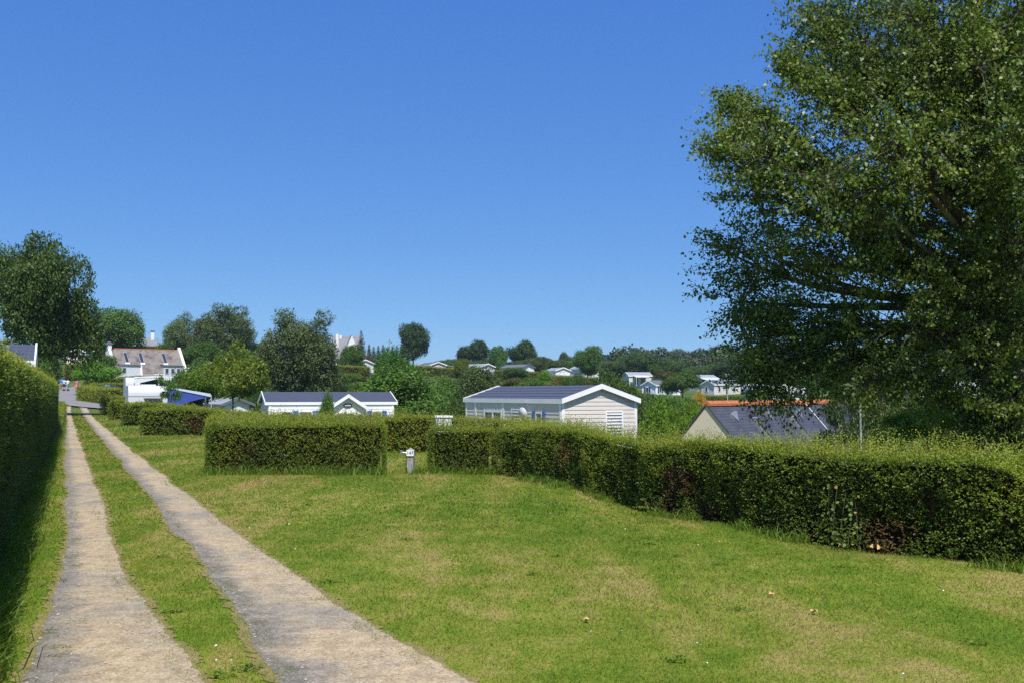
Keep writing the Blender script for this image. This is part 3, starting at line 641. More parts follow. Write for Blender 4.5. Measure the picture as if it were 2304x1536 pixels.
def build_weeds():
    r = np.random.default_rng(11)
    n = 2600; d = 3 + 62 * r.random(n) ** 1.7; off = np.abs(r.normal(size=n)) * (.17 + .10 * vnoise(d * .5, 2)) ; off = np.minimum(off, .42 * r.random(n) ** .5 + .02); x = HL(d) - .15 + off
    h = (.36 - .45 * np.clip(off, 0, .6)) * (.4 + .8 * vnoise(d * .8, x * .8)) + .05
    tufts('weeds', 'long bright green grass and weeds along the foot of the tall hedge', x, d, h, 16, M['lf_weed'], 5, .011, .07, .55)
    n = 750; s = r.random(n); P, t = polyline(H4, 400); i = (s * 399).astype(int); x = P[i, 0] - .05 - np.abs(r.normal(size=n)) * .10; y = P[i, 1] - np.abs(r.normal(size=n)) * .07
    keep = vnoise(s * 26, 3.3) > .42; x, y = x[keep], y[keep]
    tufts('weeds', 'uncut grass tufts along the foot of the long sloping hedge', x, y, .07 + .16 * r.random(len(x)) ** 2, 14, M['lf_weed'], 6, .010, .06, .5)
    n = 260; x = np.r_[-6.8 + 4.0 * r.random(n), -2.3 + 2.2 * r.random(140)]; y = np.r_[22.42 - np.abs(r.normal(size=n)) * .10, 22.75 - np.abs(r.normal(size=140)) * .14]
    tufts('weeds', 'uncut grass fringe under the two box-shaped hedges', x, y, .08 + .20 * r.random(len(x)) ** 2, 12, M['lf_weed'], 8, .014, .08, .5)
build_weeds()
def build_specks():
    r = np.random.default_rng(21); mb = MB(); n = 260
    d = 4.5 + 20 * r.random(n) ** 1.4; x = (r.random(n) * 2 - 1) * (d * .5 + 1.5); ok = (x > HL(d) + .4) & (x < right_limit(d) - .2) & ~in_rut(x, d, -.05) & (vnoise(x * .9, d * .9, 7) > .5)
    for X, Y in zip(x[ok], d[ok]):
        s = .0055 + .004 * r.random(); z = gz(X, Y) + .026 + .012 * r.random(); t = r.normal(size=2) * .3
        mb.add([(X + s * math.cos(a), Y + s * math.sin(a), z + s * (t[0] * math.cos(a) + t[1] * math.sin(a))) for a in np.linspace(0, 6.28, 8)[:-1]] + [(X, Y, z + .004)], [(i, (i + 1) % 7, 7) for i in range(7)])
    tag(obj('daisies', mb, M['daisy']), 'tiny white daisies dotted over the lawn', 'flowers', kind='stuff')
    mb = MB(); n = 3600; d = 4.2 + 16 * r.random(n) ** 1.6; k = r.random(n) < .5; xs = []
    for i in range(n):
        a, b = rut_edges('l' if k[i] else 'r', np.array([d[i]])); xs.append(float(a[0] + (b[0] - a[0]) * (.5 + .5 * math.sin((r.random() - .5) * 3.0))))
    for X, Y in zip(xs, d):
        s = .003 + .012 * r.random() ** 5; z = gz(X, Y) + .008 + Y * .0005; q = r.random(6) * .5 + .6
        V = [(X + s * math.cos(a) * f, Y + s * math.sin(a) * f, z) for a, f in zip(np.linspace(0, 6.28, 7)[:-1], q)] + [(X + s * math.cos(a) * .55, Y + s * math.sin(a) * .55, z + s * .6) for a in np.linspace(.3, 6.58, 7)[:-1]]
        mb.add(V, [(i, (i + 1) % 6, 6 + (i + 1) % 6, 6 + i) for i in range(6)] + [(6, 7, 8, 9, 10, 11)])
    tag(obj('pebbles', mb, M['stone']), 'loose pebbles scattered over the sandy wheel ruts', 'pebbles', kind='stuff')
    n = 120; d = 5.5 + 9 * r.random(n) ** 1.4; x = []
    for i in range(n):
        a, b = rut_edges('l' if i % 3 else 'r', np.array([d[i]])); a, b = float(a[0]), float(b[0]); x.append(a + (b - a) * (.02 + .30 * r.random() ** 1.4))
    tufts('weeds', 'flat weed clumps growing on the sandy wheel ruts', np.array(x), d, .010 + .010 * r.random(n), 50, M['lf_weed'], 31, .006, .04, 2.2, .3)
build_specks()
def build_clover():
    r = np.random.default_rng(61); k = 110; d = 4.3 + 13 * r.random(k) ** 1.3; x = (r.random(k) * 2 - 1) * (d * .5 + 1.5)
    ok = (x > HL(d) + .4) & (x < right_limit(d) - .2) & ~in_rut(x, d, -.08); x, d = x[ok], d[ok]; k = len(x); per = 90
    rad = np.repeat(.05 + .13 * r.random(k) ** 2, per); a = r.random(k * per) * 6.28; q = np.sqrt(r.random(k * per)) * rad * (.7 + .6 * vnoise(a * 1.5, np.repeat(d, per)))
    P = np.c_[np.repeat(x, per) + q * np.cos(a) * 1.3, np.repeat(d, per) + q * np.sin(a), .012 + .022 * r.random(k * per)]
    U = unit(np.c_[np.cos(a * 3), np.sin(a * 3), .25 * r.normal(size=k * per)]); N = unit(np.c_[r.normal(size=(k * per, 2)) * .35, np.ones(k * per)]); ln = .014 + .012 * r.random(k * per)
    tag(link('clover', leaves_mesh('clover', P, U, N, ln, ln * .9, np.repeat(.35 + .5 * r.random(k), per) + r.normal(size=k * per) * .12), M['lf_weed']), 'clover and broad-leaved weed patches in the lawn', 'plants', kind='stuff')
build_clover()

# ------------------------------------------------------------------ hedges
hedge('tall shaded hedge beside the grassy track', [(HL(-4), -4), (HL(12), 12), (HL(28), 28), (HL(43), 43)], 1.3, 2.08, .34, .034, 2300, seed=2, side=1, dry=.02, lump=.04, shoot_d=1.6, backs=.08, olive_or_shade=-.34, inset=.05)  # face leaves coloured darker to paint in the shade; top keeps its tint
hedge('low overgrown hedge continuing past the end of the tall hedge', [(HL(43.5), 43.5), (HL(60), 60), (HL(76), 76)], 1.1, .95, .25, .07, 500, seed=3, side=1, dry=.0, lump=.12, backs=.1)
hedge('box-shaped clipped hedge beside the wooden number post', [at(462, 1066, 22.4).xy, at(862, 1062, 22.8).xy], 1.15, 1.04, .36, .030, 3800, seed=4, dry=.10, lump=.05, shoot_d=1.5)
hedge('clipped hedge closing the back of the pitch behind the number post', [(-9.2, 30.8), (-4, 31), (1.2, 31.2)], 1.0, 1.0, .36, .042, 1900, seed=5, dry=.06, shoot_d=1.3, olive_or_shade=.30)
hedge('short clipped hedge block between the number post and the long sloping hedge', [at(966, 1064, 22.7).xy, at(1108, 1064, 22.7).xy], .95, .94, .42, .030, 3600, seed=6, dry=.12, shoot_d=1.4)
def h4h(s):
    s = np.asarray(s, float); return 1.06 - .10 * np.clip(1 - s / 6, 0, 1) + .03 * np.sin(s * .9) + .04 * (vnoise(s * .7, 4.0) - .5) - .16 * np.exp(-((s - 14.2) / .35) ** 2) * 2.0 - .13 * np.clip((s - 13.2) / 1.2, 0, 1)
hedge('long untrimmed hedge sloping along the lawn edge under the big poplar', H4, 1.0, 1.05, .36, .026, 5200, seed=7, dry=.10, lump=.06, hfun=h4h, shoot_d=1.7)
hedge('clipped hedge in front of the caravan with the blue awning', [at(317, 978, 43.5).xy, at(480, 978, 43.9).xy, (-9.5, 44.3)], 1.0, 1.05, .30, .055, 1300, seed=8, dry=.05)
hedge('second pitch hedge behind the caravan hedge, half hidden by it', [at(273, 957, 57).xy, (-15, 57.6)], 1.0, 1.15, .28, .07, 800, seed=9, dry=.0)
hedge('third pitch hedge along the track, before the dark shaded one', [at(246, 945, 68).xy, (-20.5, 69)], 1.0, 1.2, .25, .08, 600, seed=10, dry=.0)
hedge('dark pitch hedge standing where the track meets the asphalt road', [at(227, 936, 79).xy, (-25, 80)], 1.0, 1.3, .25, .09, 500, seed=11, dry=.0)
hedge('neatly clipped hedge curving along the far side of the asphalt road', [on(174, 111).xy, on(196, 107).xy, on(222, 103).xy, on(252, 101).xy], 1.1, 1.5, .2, .10, 420, seed=12, dry=.0, olive_or_shade=.2)
hedge('hedge below the small round tree at the roadside', [on(196, 118).xy, on(300, 118).xy], 1.2, 1.5, .2, .11, 380, seed=13, dry=.0)
hedge('hedge between the far caravan and the stained-roof house', [on(188, 134).xy, on(320, 136).xy], 1.2, 1.6, .2, .12, 330, seed=14, dry=.0, olive_or_shade=.1)
for i_, (a_, b_, d_, h_, lab_) in enumerate((
        (150, 196, 172, 2.6, 'high hedge below the beige mobile home at the road bend'),
        (755, 832, 172, 2.2, 'olive hedge under the parked dark car'),
        (930, 1040, 228, 2.0, 'brownish hedge below the pinkish gabled mobile home'),
        (1115, 1215, 220, 2.2, 'brownish hedge below the white home with the dark-edged gable'),
        (1240, 1345, 216, 1.8, 'hedge below the small white gabled home with the wooden fence'),
        (1535, 1602, 140, 2.2, 'tall olive hedge beside the yellow flowering bush'),
        (1590, 1690, 180, 1.0, 'hedge in front of the beige corner mobile home'),
        (1690, 1760, 118, 1.6, 'hedge in front of the red-edged caravan awning'),
        (640, 720, 92, 1.7, 'yellowish hedge behind the white mobile home with the oval sign'))):
    hedge(lab_, [on(a_, d_).xy, on(b_, d_ + 2).xy], 1.4, h_, .25, .13, 260, seed=30 + i_, dry=.22 if 'brown' in lab_ or 'olive' in lab_ else .05, olive_or_shade=.1)

# ------------------------------------------------------------------ the big poplar
def big_tree():
    r = np.random.default_rng(5); D0 = 16.0; b = on(2272, D0)
    root = empty('poplar_tree', (b.x, b.y, b.z), 0, 'huge leafy poplar with grey limbs towering behind the long hedge', 'tree')
    L = lambda px, py, d, rr, rz=None: tuple(at(px, py, d + float(np.interp(py, [-300, 0, 430, 620], [0, -.9, -.9, .45]))) - b) + (rr, rr, rz or rr * .85)
    lobes = [L(1900, 120, 16, 1.15), L(1835, 50, 16.3, .5), L(1865, 175, 15, .65), L(2060, 40, 15, 1.3), L(2200, 150, 14.6, 1.3), L(2330, 60, 15.5, 1.5), L(1660, 270, 16.2, .62, .5), L(1620, 330, 15.8, .42, .35), L(1740, 340, 15.4, .8),
             L(1700, 420, 16.2, .62), L(1860, 400, 15.0, 1.0), L(2020, 330, 14.6, 1.1), L(2130, 420, 16.5, 1.2), L(2290, 350, 14.6, 1.1), L(1640, 570, 16.2, .60, .5), L(1750, 580, 15.4, .7, .55), L(1880, 600, 14.8, .95, .7), L(2060, 590, 14.6, 1.0, .8), L(1980, 520, 17.5, 1.0),
             L(1668, 680, 16.0, .70, .65), L(1720, 745, 16.0, .6, .5), L(1800, 720, 15.4, .75, .55), L(1930, 760, 15.0, .8, .55), L(2080, 740, 14.6, .85, .7), L(2200, 640, 14.6, .85), L(2300, 560, 14.4, .8), L(1690, 800, 15.6, .52, .6), L(1735, 865, 15.3, .40, .5), L(1690, 850, 15.6, .28, .4), L(1830, 850, 15.2, .52, .5),
             L(1960, 870, 15.0, .5, .4), L(2080, 880, 15.0, .5, .4), L(2210, 800, 14.8, .7), L(2300, 740, 14.5, .7), L(2180, 920, 14.9, .55, .45), L(2280, 900, 14.6, .7), L(2230, 985, 15.0, .5, .4), L(2330, 960, 14.8, .6, .5), L(1770, 140, 15.6, .25), L(1640, 230, 16.4, .30),
             L(2000, -200, 16, 1.7), L(2250, -300, 15, 2.0), L(2500, 100, 16, 1.8), L(2480, 450, 15.5, 1.6), L(2500, 800, 15.5, 1.5), L(2350, 250, 18, 1.8), L(2100, 150, 18.3, 1.6), L(2450, 600, 18, 1.6), L(2150, 700, 18, 1.2), L(2600, -150, 16.5, 1.8), L(2250, -600, 16, 1.7)]
    # trunk and limbs
    mb = MB(); tp = [Vector((0, 0, -.3)), Vector((-.03, 0, .9)), at(2262, 760, D0) - b, at(2240, 520, D0) - b, at(2215, 300, D0) - b, at(2190, 60, D0) - b, at(2200, -250, D0) - b, at(2230, -560, D0) - b]
    tr = [.52, .40, .34, .28, .19, .14, .09, .03]
    mb.tube(tp, tr, 12)
    mb.tube([at(2262, 700, 16) - b, at(2330, 480, 15.9) - b, at(2380, 250, 15.8) - b, at(2420, -50, 15.7) - b, at(2440, -350, 15.7) - b], [.22, .18, .13, .09, .03], 9)
    def on_trunk(z):
        zs = [p.z for p in tp]; i = max(0, min(len(tp) - 2, int(np.searchsorted(zs, z)) - 1)); f = (z - zs[i]) / (zs[i + 1] - zs[i]); return tp[i].lerp(tp[i + 1], min(max(f, 0), 1))
    limbs = []
    for k, lb in enumerate(lobes):
        e = Vector(lb[:3]); hor = math.hypot(e.x, e.y); z0 = max(1.6, e.z - hor * float(np.interp(e.z, [2, 4, 6, 9], [-.25, .05, .5, .8]))); s = on_trunk(min(z0, 8.6))
        if (e - s).length < .5: continue
        path = limb_path(s, e, -.06 * (e - s).length if e.z > 3 else .12 * (e - s).length, r, 7); r0 = min(.12, .022 + .017 * (e - s).length) * (1.15 if hor > 3 else 1)
        mb.tube(path, [r0 * (1 - f * .86) for f in np.linspace(0, 1, 8)], 7, False); limbs.append((path, lb))
    for pts, r0 in (([(2215, 480, 15.7), (2130, 400, 14.6), (2040, 310, 13.7), (1985, 240, 13.4), (1950, 190, 13.5)], .075), ([(2190, 640, 15.6), (2080, 560, 14.4), (1960, 455, 13.8), (1880, 430, 13.7), (1790, 390, 13.9), (1720, 352, 14.2)], .07),
                    ([(2225, 420, 15.8), (2205, 300, 14.9), (2195, 150, 14.2), (2185, 0, 13.9), (2180, -120, 13.9)], .09), ([(2040, 310, 13.7), (1960, 305, 13.5), (1900, 300, 13.6)], .03), ([(2130, 400, 14.6), (2080, 250, 13.9), (2050, 130, 13.7), (2020, 40, 13.8)], .05)):
        P_ = [at(q[0], q[1], q[2] + (.45 if i_ else 0)) - b for i_, q in enumerate(pts)]; r0 *= .62; mb.tube(P_, [r0 * (1 - .75 * i / (len(P_) - 1)) for i in range(len(P_))], 8, False)
    # twigs fan out from the limb ends through each lobe; leaves hang in sprays along them
    tw = MB(); P, U, N, Ln, ti = [], [], [], [], []
    for path, lb in limbs:
        c = np.array(lb[:3]); rad = np.array(lb[3:6]); vol = float(np.prod(rad)) ** (2 / 3); ntw = int(34 + 105 * vol)
        big = lb[3] > 1.4; ntw = int(ntw * (.45 if big else float(np.interp(c[2], [2.0, 4.5, 6.2], [.82, .75, 1.0]))))
        dirs = rnd_dirs(r, ntw); ends = c + dirs * (.25 + .95 * r.random((ntw, 1)) ** .6) * rad * 1.15
        ct = vnoise(ends[:, 0] * 1.3, ends[:, 1] * 1.3, ends[:, 2] * 1.3)
        for q in range(ntw):
            s = path[-1 - int(r.random() * 3.5)]; s = np.array(s); e = ends[q]; ln = np.linalg.norm(e - s); sag = np.array([0, 0, -.05 * ln])
            m = (s + e) / 2 + np.array([0, 0, .10 * ln]) + r.normal(size=3) * .07
            if r.random() < .85: tw.tube([s, m, e + sag], [.010, .006, .002], 4, False)
            nl = int((34 + 22 * r.random()) * (1.0 if not big else 1.3)); f = .45 + .58 * r.random(nl) ** .8
            B = ((1 - f) ** 2)[:, None] * s + (2 * f * (1 - f))[:, None] * m + (f * f)[:, None] * (e + sag); B = B + r.normal(size=(nl, 3)) * np.array([.055, .055, .045])
            P.append(B); U.append(unit(r.normal(size=(nl, 3)) * .8 + np.array([0, 0, -.75]))); N.append(unit(r.normal(size=(nl, 3)) * .8 + unit((B - np.array([0, 0, 5.])))[:, :] * .3 + np.array([.12, -.5, .75])))
            Ln.append((.054 if not big else .070) * (.45 + .95 * r.random(nl))); ti.append(.18 + .55 * ct[q] + r.normal(size=nl) * .17)
    P, U, N, Ln, ti = [np.concatenate(v) for v in (P, U, N, Ln, ti)]
    obj('trunk', mb, M['bark_pale'], root, True); obj('twigs', tw, M['bark'], root)['kind'] = 'stuff'
    c = link('crown', leaves_mesh('crown', P, U, N, Ln, Ln * .72, ti), M['lf_poplar'], root); c['kind'] = 'stuff'
    # ivy sleeve on the lower trunk
    n = 5200; z = -.1 + 6.4 * r.random(n); a = r.random(n) * 6.28; rr_ = np.interp(z, [0, 2, 6.4], [.60, .52, .30]) + r.normal(size=n) * .10
    cx = np.interp(z, [p.z for p in tp], [p.x for p in tp]); cy = np.interp(z, [p.z for p in tp], [p.y for p in tp]); o3 = np.c_[np.cos(a), np.sin(a), np.zeros(n)]
    keep = vnoise(a * 1.2, z * .9, 3) > .3; Pv = (np.c_[cx, cy, z] + o3 * rr_[:, None])[keep]; k = len(Pv)
    iv = link('ivy', leaves_mesh('ivy', Pv, unit(r.normal(size=(k, 3)) + np.array([0, 0, -.6])), unit(o3[keep] + r.normal(size=(k, 3)) * .5), .075 * (.6 + .8 * r.random(k)), .06, .25 + .3 * r.random(k)), M['lf_dark'], root); iv['kind'] = 'stuff'
    print('big tree leaves', len(P))
big_tree()

# ------------------------------------------------------------------ buildings
def facepts(face, L, Wd):
    """origin, right, out vectors of a wall face in the building's own axes (front is y=0)"""
    if face == 'front': return Vector((0, 0, 0)), Vector((1, 0, 0)), Vector((0, -1, 0))
    if face == 'x0': return Vector((0, Wd, 0)), Vector((0, -1, 0)), Vector((-1, 0, 0))
    if face == 'xL': return Vector((L, 0, 0)), Vector((0, 1, 0)), Vector((1, 0, 0))
def fbox(fr, u0, u1, z0, z1, o0, o1):
    O, R, N = fr; Z = Vector((0, 0, 1)); mb = MB()
    return mb.hexa([O + R * u + N * o + Z * z for z in (z0, z1) for u, o in ((u0, o1), (u1, o1), (u1, o0), (u0, o0))])
def opening(par, fr, u, z, w, h, frame='white', pane='glass', shutter=None, slats=0, sill=False, mull=0, name='window', ft=.07):
    """a framed window or door: frame ring, pane, optional shutters / louvre slats"""
    mb = MB()
    for a in (fbox(fr, u, u + ft, z, z + h, 0, .06), fbox(fr, u + w - ft, u + w, z, z + h, 0, .06), fbox(fr, u + ft, u + w - ft, z + h - ft, z + h, 0, .058), fbox(fr, u + ft, u + w - ft, z, z + ft, 0, .058)): mb.add(a.v, a.f)
    for k in range(mull):
        c = u + w * (k + 1) / (mull + 1); a = fbox(fr, c - ft / 2, c + ft / 2, z + ft, z + h - ft, 0, .056); mb.add(a.v, a.f)
    wn_ = obj(name, mb, M[frame], par)
    obj('pane', fbox(fr, u + ft, u + w - ft, z + ft, z + h - ft, .0, .034), M[pane], wn_)
    for k in range(slats):
        zz = z + ft + (h - 2 * ft) * (k + .15) / slats; obj('slat', fbox(fr, u + ft * .6, u + w - ft * .6, zz, zz + (h - 2 * ft) / slats * .62, .036, .066), M[frame], wn_)
    if sill: obj('sill', fbox(fr, u - .05, u + w + .05, z - .06, z, 0, .10), M[frame], wn_)
    if shutter:
        for q in (u - w * .5 - .02 if w < 1.0 else u - .47, u + w + .02):
            sw = .45 if w >= 1.0 else w * .5
            s_ = obj('shutter', fbox(fr, q, q + sw, z - .02, z + h + .02, 0, .055), M[shutter], par)
            for k in range(3): obj('batten', fbox(fr, q + .03, q + sw - .03, z + h * (.12 + .34 * k), z + h * (.20 + .34 * k), .057, .075), M[shutter], s_)
    return wn_
def boards(par, fr, u0, u1, zlo, zhi, m, pitch=.17, top=None):
    """overlapping horizontal cladding boards, each its own piece; top(u)->roof underside for gables"""
    O, R, N = fr; Z = Vector((0, 0, 1)); z = zlo; k = 0
    while z < zhi - .04:
        a, b = u0, u1; zt = min(z + pitch * 1.06, zhi)
        if top:
            us = np.linspace(u0, u1, 200); ok = np.array([top(u) for u in us]) > zt + .01
            if not ok.any(): break
            a, b = us[ok][0], us[ok][-1]
            if b - a < .15: break
        mb = MB(); P = [O + R * u + N * o + Z * q for q, oo in ((z, .034), (zt, .012)) for u, o in ((a, oo), (b, oo), (b, .0), (a, .0))]
        mb.hexa([P[0], P[1], P[2], P[3], P[4], P[5], P[6], P[7]]); obj('cladding_board', mb, m, par); z += pitch; k += 1
def tile_sheet(L, run, rise, oh, side, Wd, ev, pitch=.2, course=.35):
    """pressed tile-effect roof sheet: ribs across, small steps down the slope"""
    nx = int((L + 2 * oh) / pitch) * 4; sl = math.hypot(run, rise); ny = int(sl / course)
    xs = np.linspace(-oh, L + oh, nx + 1); V = []; rows = []
    for j in range(ny):
        rows += [(j / ny, .030), ((j + 1) / ny - 1e-3, .004)]
    for f, lift in rows:
        for i, x in enumerate(xs):
            rib = .022 * (0.5 - .5 * math.cos(2 * math.pi * i / 4)); y = (f if side == 0 else 1 - f) * run
            yy = -ev + f * (run + ev); zz = rise * (f * (1 + ev / run) - ev / run)
            V.append((x, yy if side == 0 else Wd - yy, zz + .05 + rib + lift))
    n = nx + 1; Fq = [(j * n + i, j * n + i + 1, (j + 1) * n + i + 1, (j + 1) * n + i) for j in range(len(rows) - 1) for i in range(nx)]
    if side: Fq = [q[::-1] for q in Fq]
    return V, Fq
def gabled(name, label, cat, loc, rz, L, Wd, he, hr, wall='siding', roof='tilesheet', trim='white', oh=.25, wins=(), clad=None, tiles=False, group=None, ridge=None, fascia=.16, posts=True, found=0.6, rake_w=.05, eave=None):
    e = oh * .8 if eave is None else eave
    root = empty(name, loc, rz, label, cat, group)
    prof = [(0, -found), (0, he), (Wd / 2, hr), (Wd, he), (Wd, -found)]
    w = obj('wall', MB().prism(prof, 'x', 0, L), M[wall], root)
    run, rise = Wd / 2, hr - he; th = .07
    for side in (0, 1):
        if tiles:
            V, Fq = tile_sheet(L, run, rise, oh, side, Wd, e); mb = MB(); mb.add([(x, y, z + he) for x, y, z in V], Fq); ro = obj('roof', mb, M[roof], root)
        s = rise / run
        def P(x, f, up): 
            y = -e + f * (run + e); z = he + s * y + up + .012; return Vector((x, y if side == 0 else Wd - y, z))
        mb = MB(); x0, x1 = -oh, L + oh
        mb.hexa([P(x0, 0, 0), P(x1, 0, 0), P(x1, 1, 0), P(x0, 1, 0), P(x0, 0, th if not tiles else .035), P(x1, 0, th if not tiles else .035), P(x1, 1, th if not tiles else .035), P(x0, 1, th if not tiles else .035)])
        obj('roof' if not tiles else 'roof_deck', mb, M[roof], root)
        if trim:
            y = -e - .03 if side == 0 else Wd + e + .03
            fz = he - s * e; obj('fascia', MB().box(-oh, L + oh, min(y, y + (.03 if side == 0 else -.03)), max(y, y + (.03 if side == 0 else -.03)), fz - fascia + .04, fz + .10), M[trim], root)
            for x in (-oh - rake_w, L + oh):
                a0, a1 = P(x, -.015, -fascia + .04), P(x, 1, -fascia + .04); b0, b1 = P(x, -.015, .11), P(x, 1, .11); dx = Vector((rake_w, 0, 0))
                obj('rake_board', MB().hexa([a0, a0 + dx, a1 + dx, a1, b0, b0 + dx, b1 + dx, b1]), M[trim], root)
    if ridge: obj('ridge_cap', MB().tube([(-oh, Wd / 2, hr + .07), (L + oh, Wd / 2, hr + .07)], .085, 8), M[ridge], root)
    if trim and posts:
        for face, us in (('front', (0, L)), ('x0', (0, Wd)), ('xL', (0, Wd))):
            fr = facepts(face, L, Wd)
            for u in us: obj('corner_trim', fbox(fr, u - (.0 if u == 0 else .14), u + (.14 if u == 0 else .0), -.1, he - .02, .0, .040 + (.004 if face != 'front' else 0)), M[trim], root)
    for spec in wins:
        face = spec[0]; opening(root, facepts(face, L, Wd), *spec[1:5], **(spec[5] if len(spec) > 5 else {}))
    if clad:
        for face in clad:
            fr = facepts(face, L, Wd); ln = L if face == 'front' else Wd
            top = None if face == 'front' else (lambda u: he + (hr - he) * (1 - abs(u - Wd / 2) / (Wd / 2)))
            boards(w, fr, .14 if top is None else .0, ln - .14 if top is None else ln, -.05, he if top is None else hr, M[wall], .185, top)
    return root

# cream mobile home with blue shutters (gable towards the lawn)
th = math.radians(-63); ax = Vector((math.cos(th), math.sin(th))); ay = Vector((-math.sin(th), math.cos(th)))
C_ = at(1263, 900, 45.5).xy; L_, W_ = 10.2, 4.0; O_ = C_ - ax * L_; G_ = -1.12
mh = gabled('mobile_home', 'cream clad mobile home with blue shutters and white gable boards', 'mobile home', (O_.x, O_.y, G_), th, L_, W_, 2.58, 3.22, 'siding', 'tilesheet', 'white', .18, clad=('front', 'xL'), tiles=True, fascia=.15, eave=.06, wins=(
    ('front', 2.25, .12, 2.1, 1.98, dict(name='patio_door', pane='curtain_glass', mull=1, ft=.14)),
    ('front', 5.35, .95, 1.05, 1.22, dict(slats=7)),
    ('front', 7.85, .65, .62, 1.40, dict(shutter='blue', pane='curtain_glass')),
    ('xL', 2.28, .70, .95, 1.42, dict(slats=9))))
fr_ = facepts('front', L_, W_)
obj('corner_trim', fbox(fr_, 1.15, 1.33, -.1, 2.5, 0, .05), M['white'], mh); obj('corner_trim', fbox(fr_, 4.35, 4.58, -.1, 2.5, 0, .05), M['white'], mh)
mb = MB(); mb.lathe([(.0, -.10), (.10, -.08), (.20, -.03), (.24, .02), (.245, .05)], 16)
dish = obj('satellite_dish', mb, M['offwhite'], mh, True); dish.location = (7.0, -.22, 1.95); dish.rotation_euler = (math.radians(105), 0, math.radians(25)); dish.scale = (1, 1.35, 1)
obj('dish_arm', MB().tube([(7.0, 0, 1.7), (7.0, -.12, 1.72), (7.0, -.18, 1.9)], .02, 6), M['metal'], mh)

# white mobile home with the oval sign
th = math.radians(20); C_ = at(605, 900, 64).xy; L_, W_ = 7.95, 4.0; G_ = -1.38
mw = gabled('mobile_home', 'white mobile home with bright blue shutters and oval sign under its porch gable', 'mobile home', (C_.x, C_.y, G_), th, L_, W_, 2.56, 3.22, 'white', 'tilesheet', 'white', .22, clad=('front', 'x0'), tiles=True, fascia=.12, eave=.06, wins=(
    ('front', .75, .9, .75, 1.18, dict(shutter=None)), ('front', 1.85, .75, .85, 1.32, dict(pane='curtain_glass', shutter='blue')), ('front', 6.55, .6, .62, 1.45, dict(shutter='blue', pane='curtain_glass'))))
fr_ = facepts('front', L_, W_)
obj('porch_wall', MB().prism([(3.75, 0), (3.75, 2.30), (4.85, 3.02), (5.95, 2.30), (5.95, 0)], 'y', -.55, 0.3), M['white'], mw)
for s_, (xa, xb) in enumerate(((3.55, 4.85), (6.15, 4.85))):
    a, b = (xa, 2.16), (xb, 3.02)
    obj('porch_roof', MB().hexa([(a[0], -.80, a[1]), (b[0], -.80, b[1]), (b[0], 1.2, b[1]), (a[0], 1.2, a[1]), (a[0], -.80, a[1] + .08), (b[0], -.80, b[1] + .08), (b[0], 1.2, b[1] + .08), (a[0], 1.2, a[1] + .08)]), M['tilesheet'], mw)
    obj('rake_board', MB().hexa([(a[0], -.85, a[1] - .1), (b[0], -.85, b[1] - .1), (b[0], -.805, b[1] - .1), (a[0], -.805, a[1] - .1), (a[0], -.85, a[1] + .13), (b[0], -.85, b[1] + .13), (b[0], -.805, b[1] + .13), (a[0], -.805, a[1] + .13)]), M['white'], mw)
fp = (Vector((0, -.55, 0)), Vector((1, 0, 0)), Vector((0, -1, 0)))
opening(mw, fp, 4.28, .5, 1.05, 1.5, pane='curtain_glass', ft=.08)
sg = obj('oval_sign', MB().lathe([(.28, 0), (.28, .03)], 24), M['dark'], mw); sg.location = (4.85, -.585, 2.42); sg.rotation_euler = (math.radians(90), 0, 0); sg.scale = (1, .45, 1)
for k in range(7): obj('sign_lettering', MB().box(4.655 + k * .056, 4.655 + k * .056 + .036, -.626, -.620, 2.385, 2.455), M['white'], sg).matrix_parent_inverse = sg.matrix_basis.inverted()

# slate-roofed house beyond the long hedge
th = math.radians(48); bdir = Vector((-math.sin(th), math.cos(th))); A_ = at(1590, 911, 40); Wd_ = 6.2; O_ = A_.xy - bdir * Wd_ / 2; G_ = -4.85
hr_ = A_.z - G_; he_ = hr_ - Wd_ / 2 * math.tan(math.radians(48)); Ls = 13.0
sl = gabled('slate_house', 'cream gabled house with dark slate roof and orange ridge tiles', 'house', (O_.x, O_.y, G_), th, Ls, Wd_, he_, hr_, 'cream', 'slate', None, .06, wins=(('front', 2, .9, 1.1, 1.2), ('front', 6, .9, 1.1, 1.2), ('front', 10, .1, 1.0, 2.0, dict(name='door'))))
for k in range(int((Ls + .1) / .34)):
    mb = MB(); x = -.06 + k * .34; n = 7
    P = [(x + q, Wd_ / 2 + .16 * rr * math.cos(a), hr_ + .03 + .15 * rr * math.sin(a)) for q, rr in ((0, 1.08), (.35, .95)) for a in np.linspace(-.35, math.pi + .35, n)]
    mb.add(P, [(i, i + 1, n + i + 1, n + i) for i in range(n - 1)] + [tuple(range(n - 1, -1, -1)), tuple(range(n, 2 * n))]); obj('ridge_tile', mb, M['terracotta'], sl)
slope = math.tan(math.radians(48)); nrm = Vector((0, -math.sin(math.radians(48)), math.cos(math.radians(48))))
def on_roof(x, dz, lift=0): # point on the front slope, dz below the ridge
    return Vector((x, Wd_ / 2 - dz / slope, hr_ - dz + .09)) + nrm * lift
for x in (2.6, 5.9):
    a, b = on_roof(x, .62, .05), on_roof(x, 2.3, .05); sk = obj('skylight', MB().beam(a, b, .30, .10, nrm), M['metal'], sl)
    obj('glass', MB().beam(on_roof(x, .70, .06), on_roof(x, 2.2, .06), .20, .11, nrm), M['dark'], sk); obj('flashing', MB().beam(on_roof(x, .52, .06), on_roof(x, .62, .06), .42, .14, nrm), M['dark'], sk)
    obj('flashing', MB().beam(on_roof(x, 2.3, .06), on_roof(x, 2.45, .06), .42, .10, nrm), M['metal'], sk)
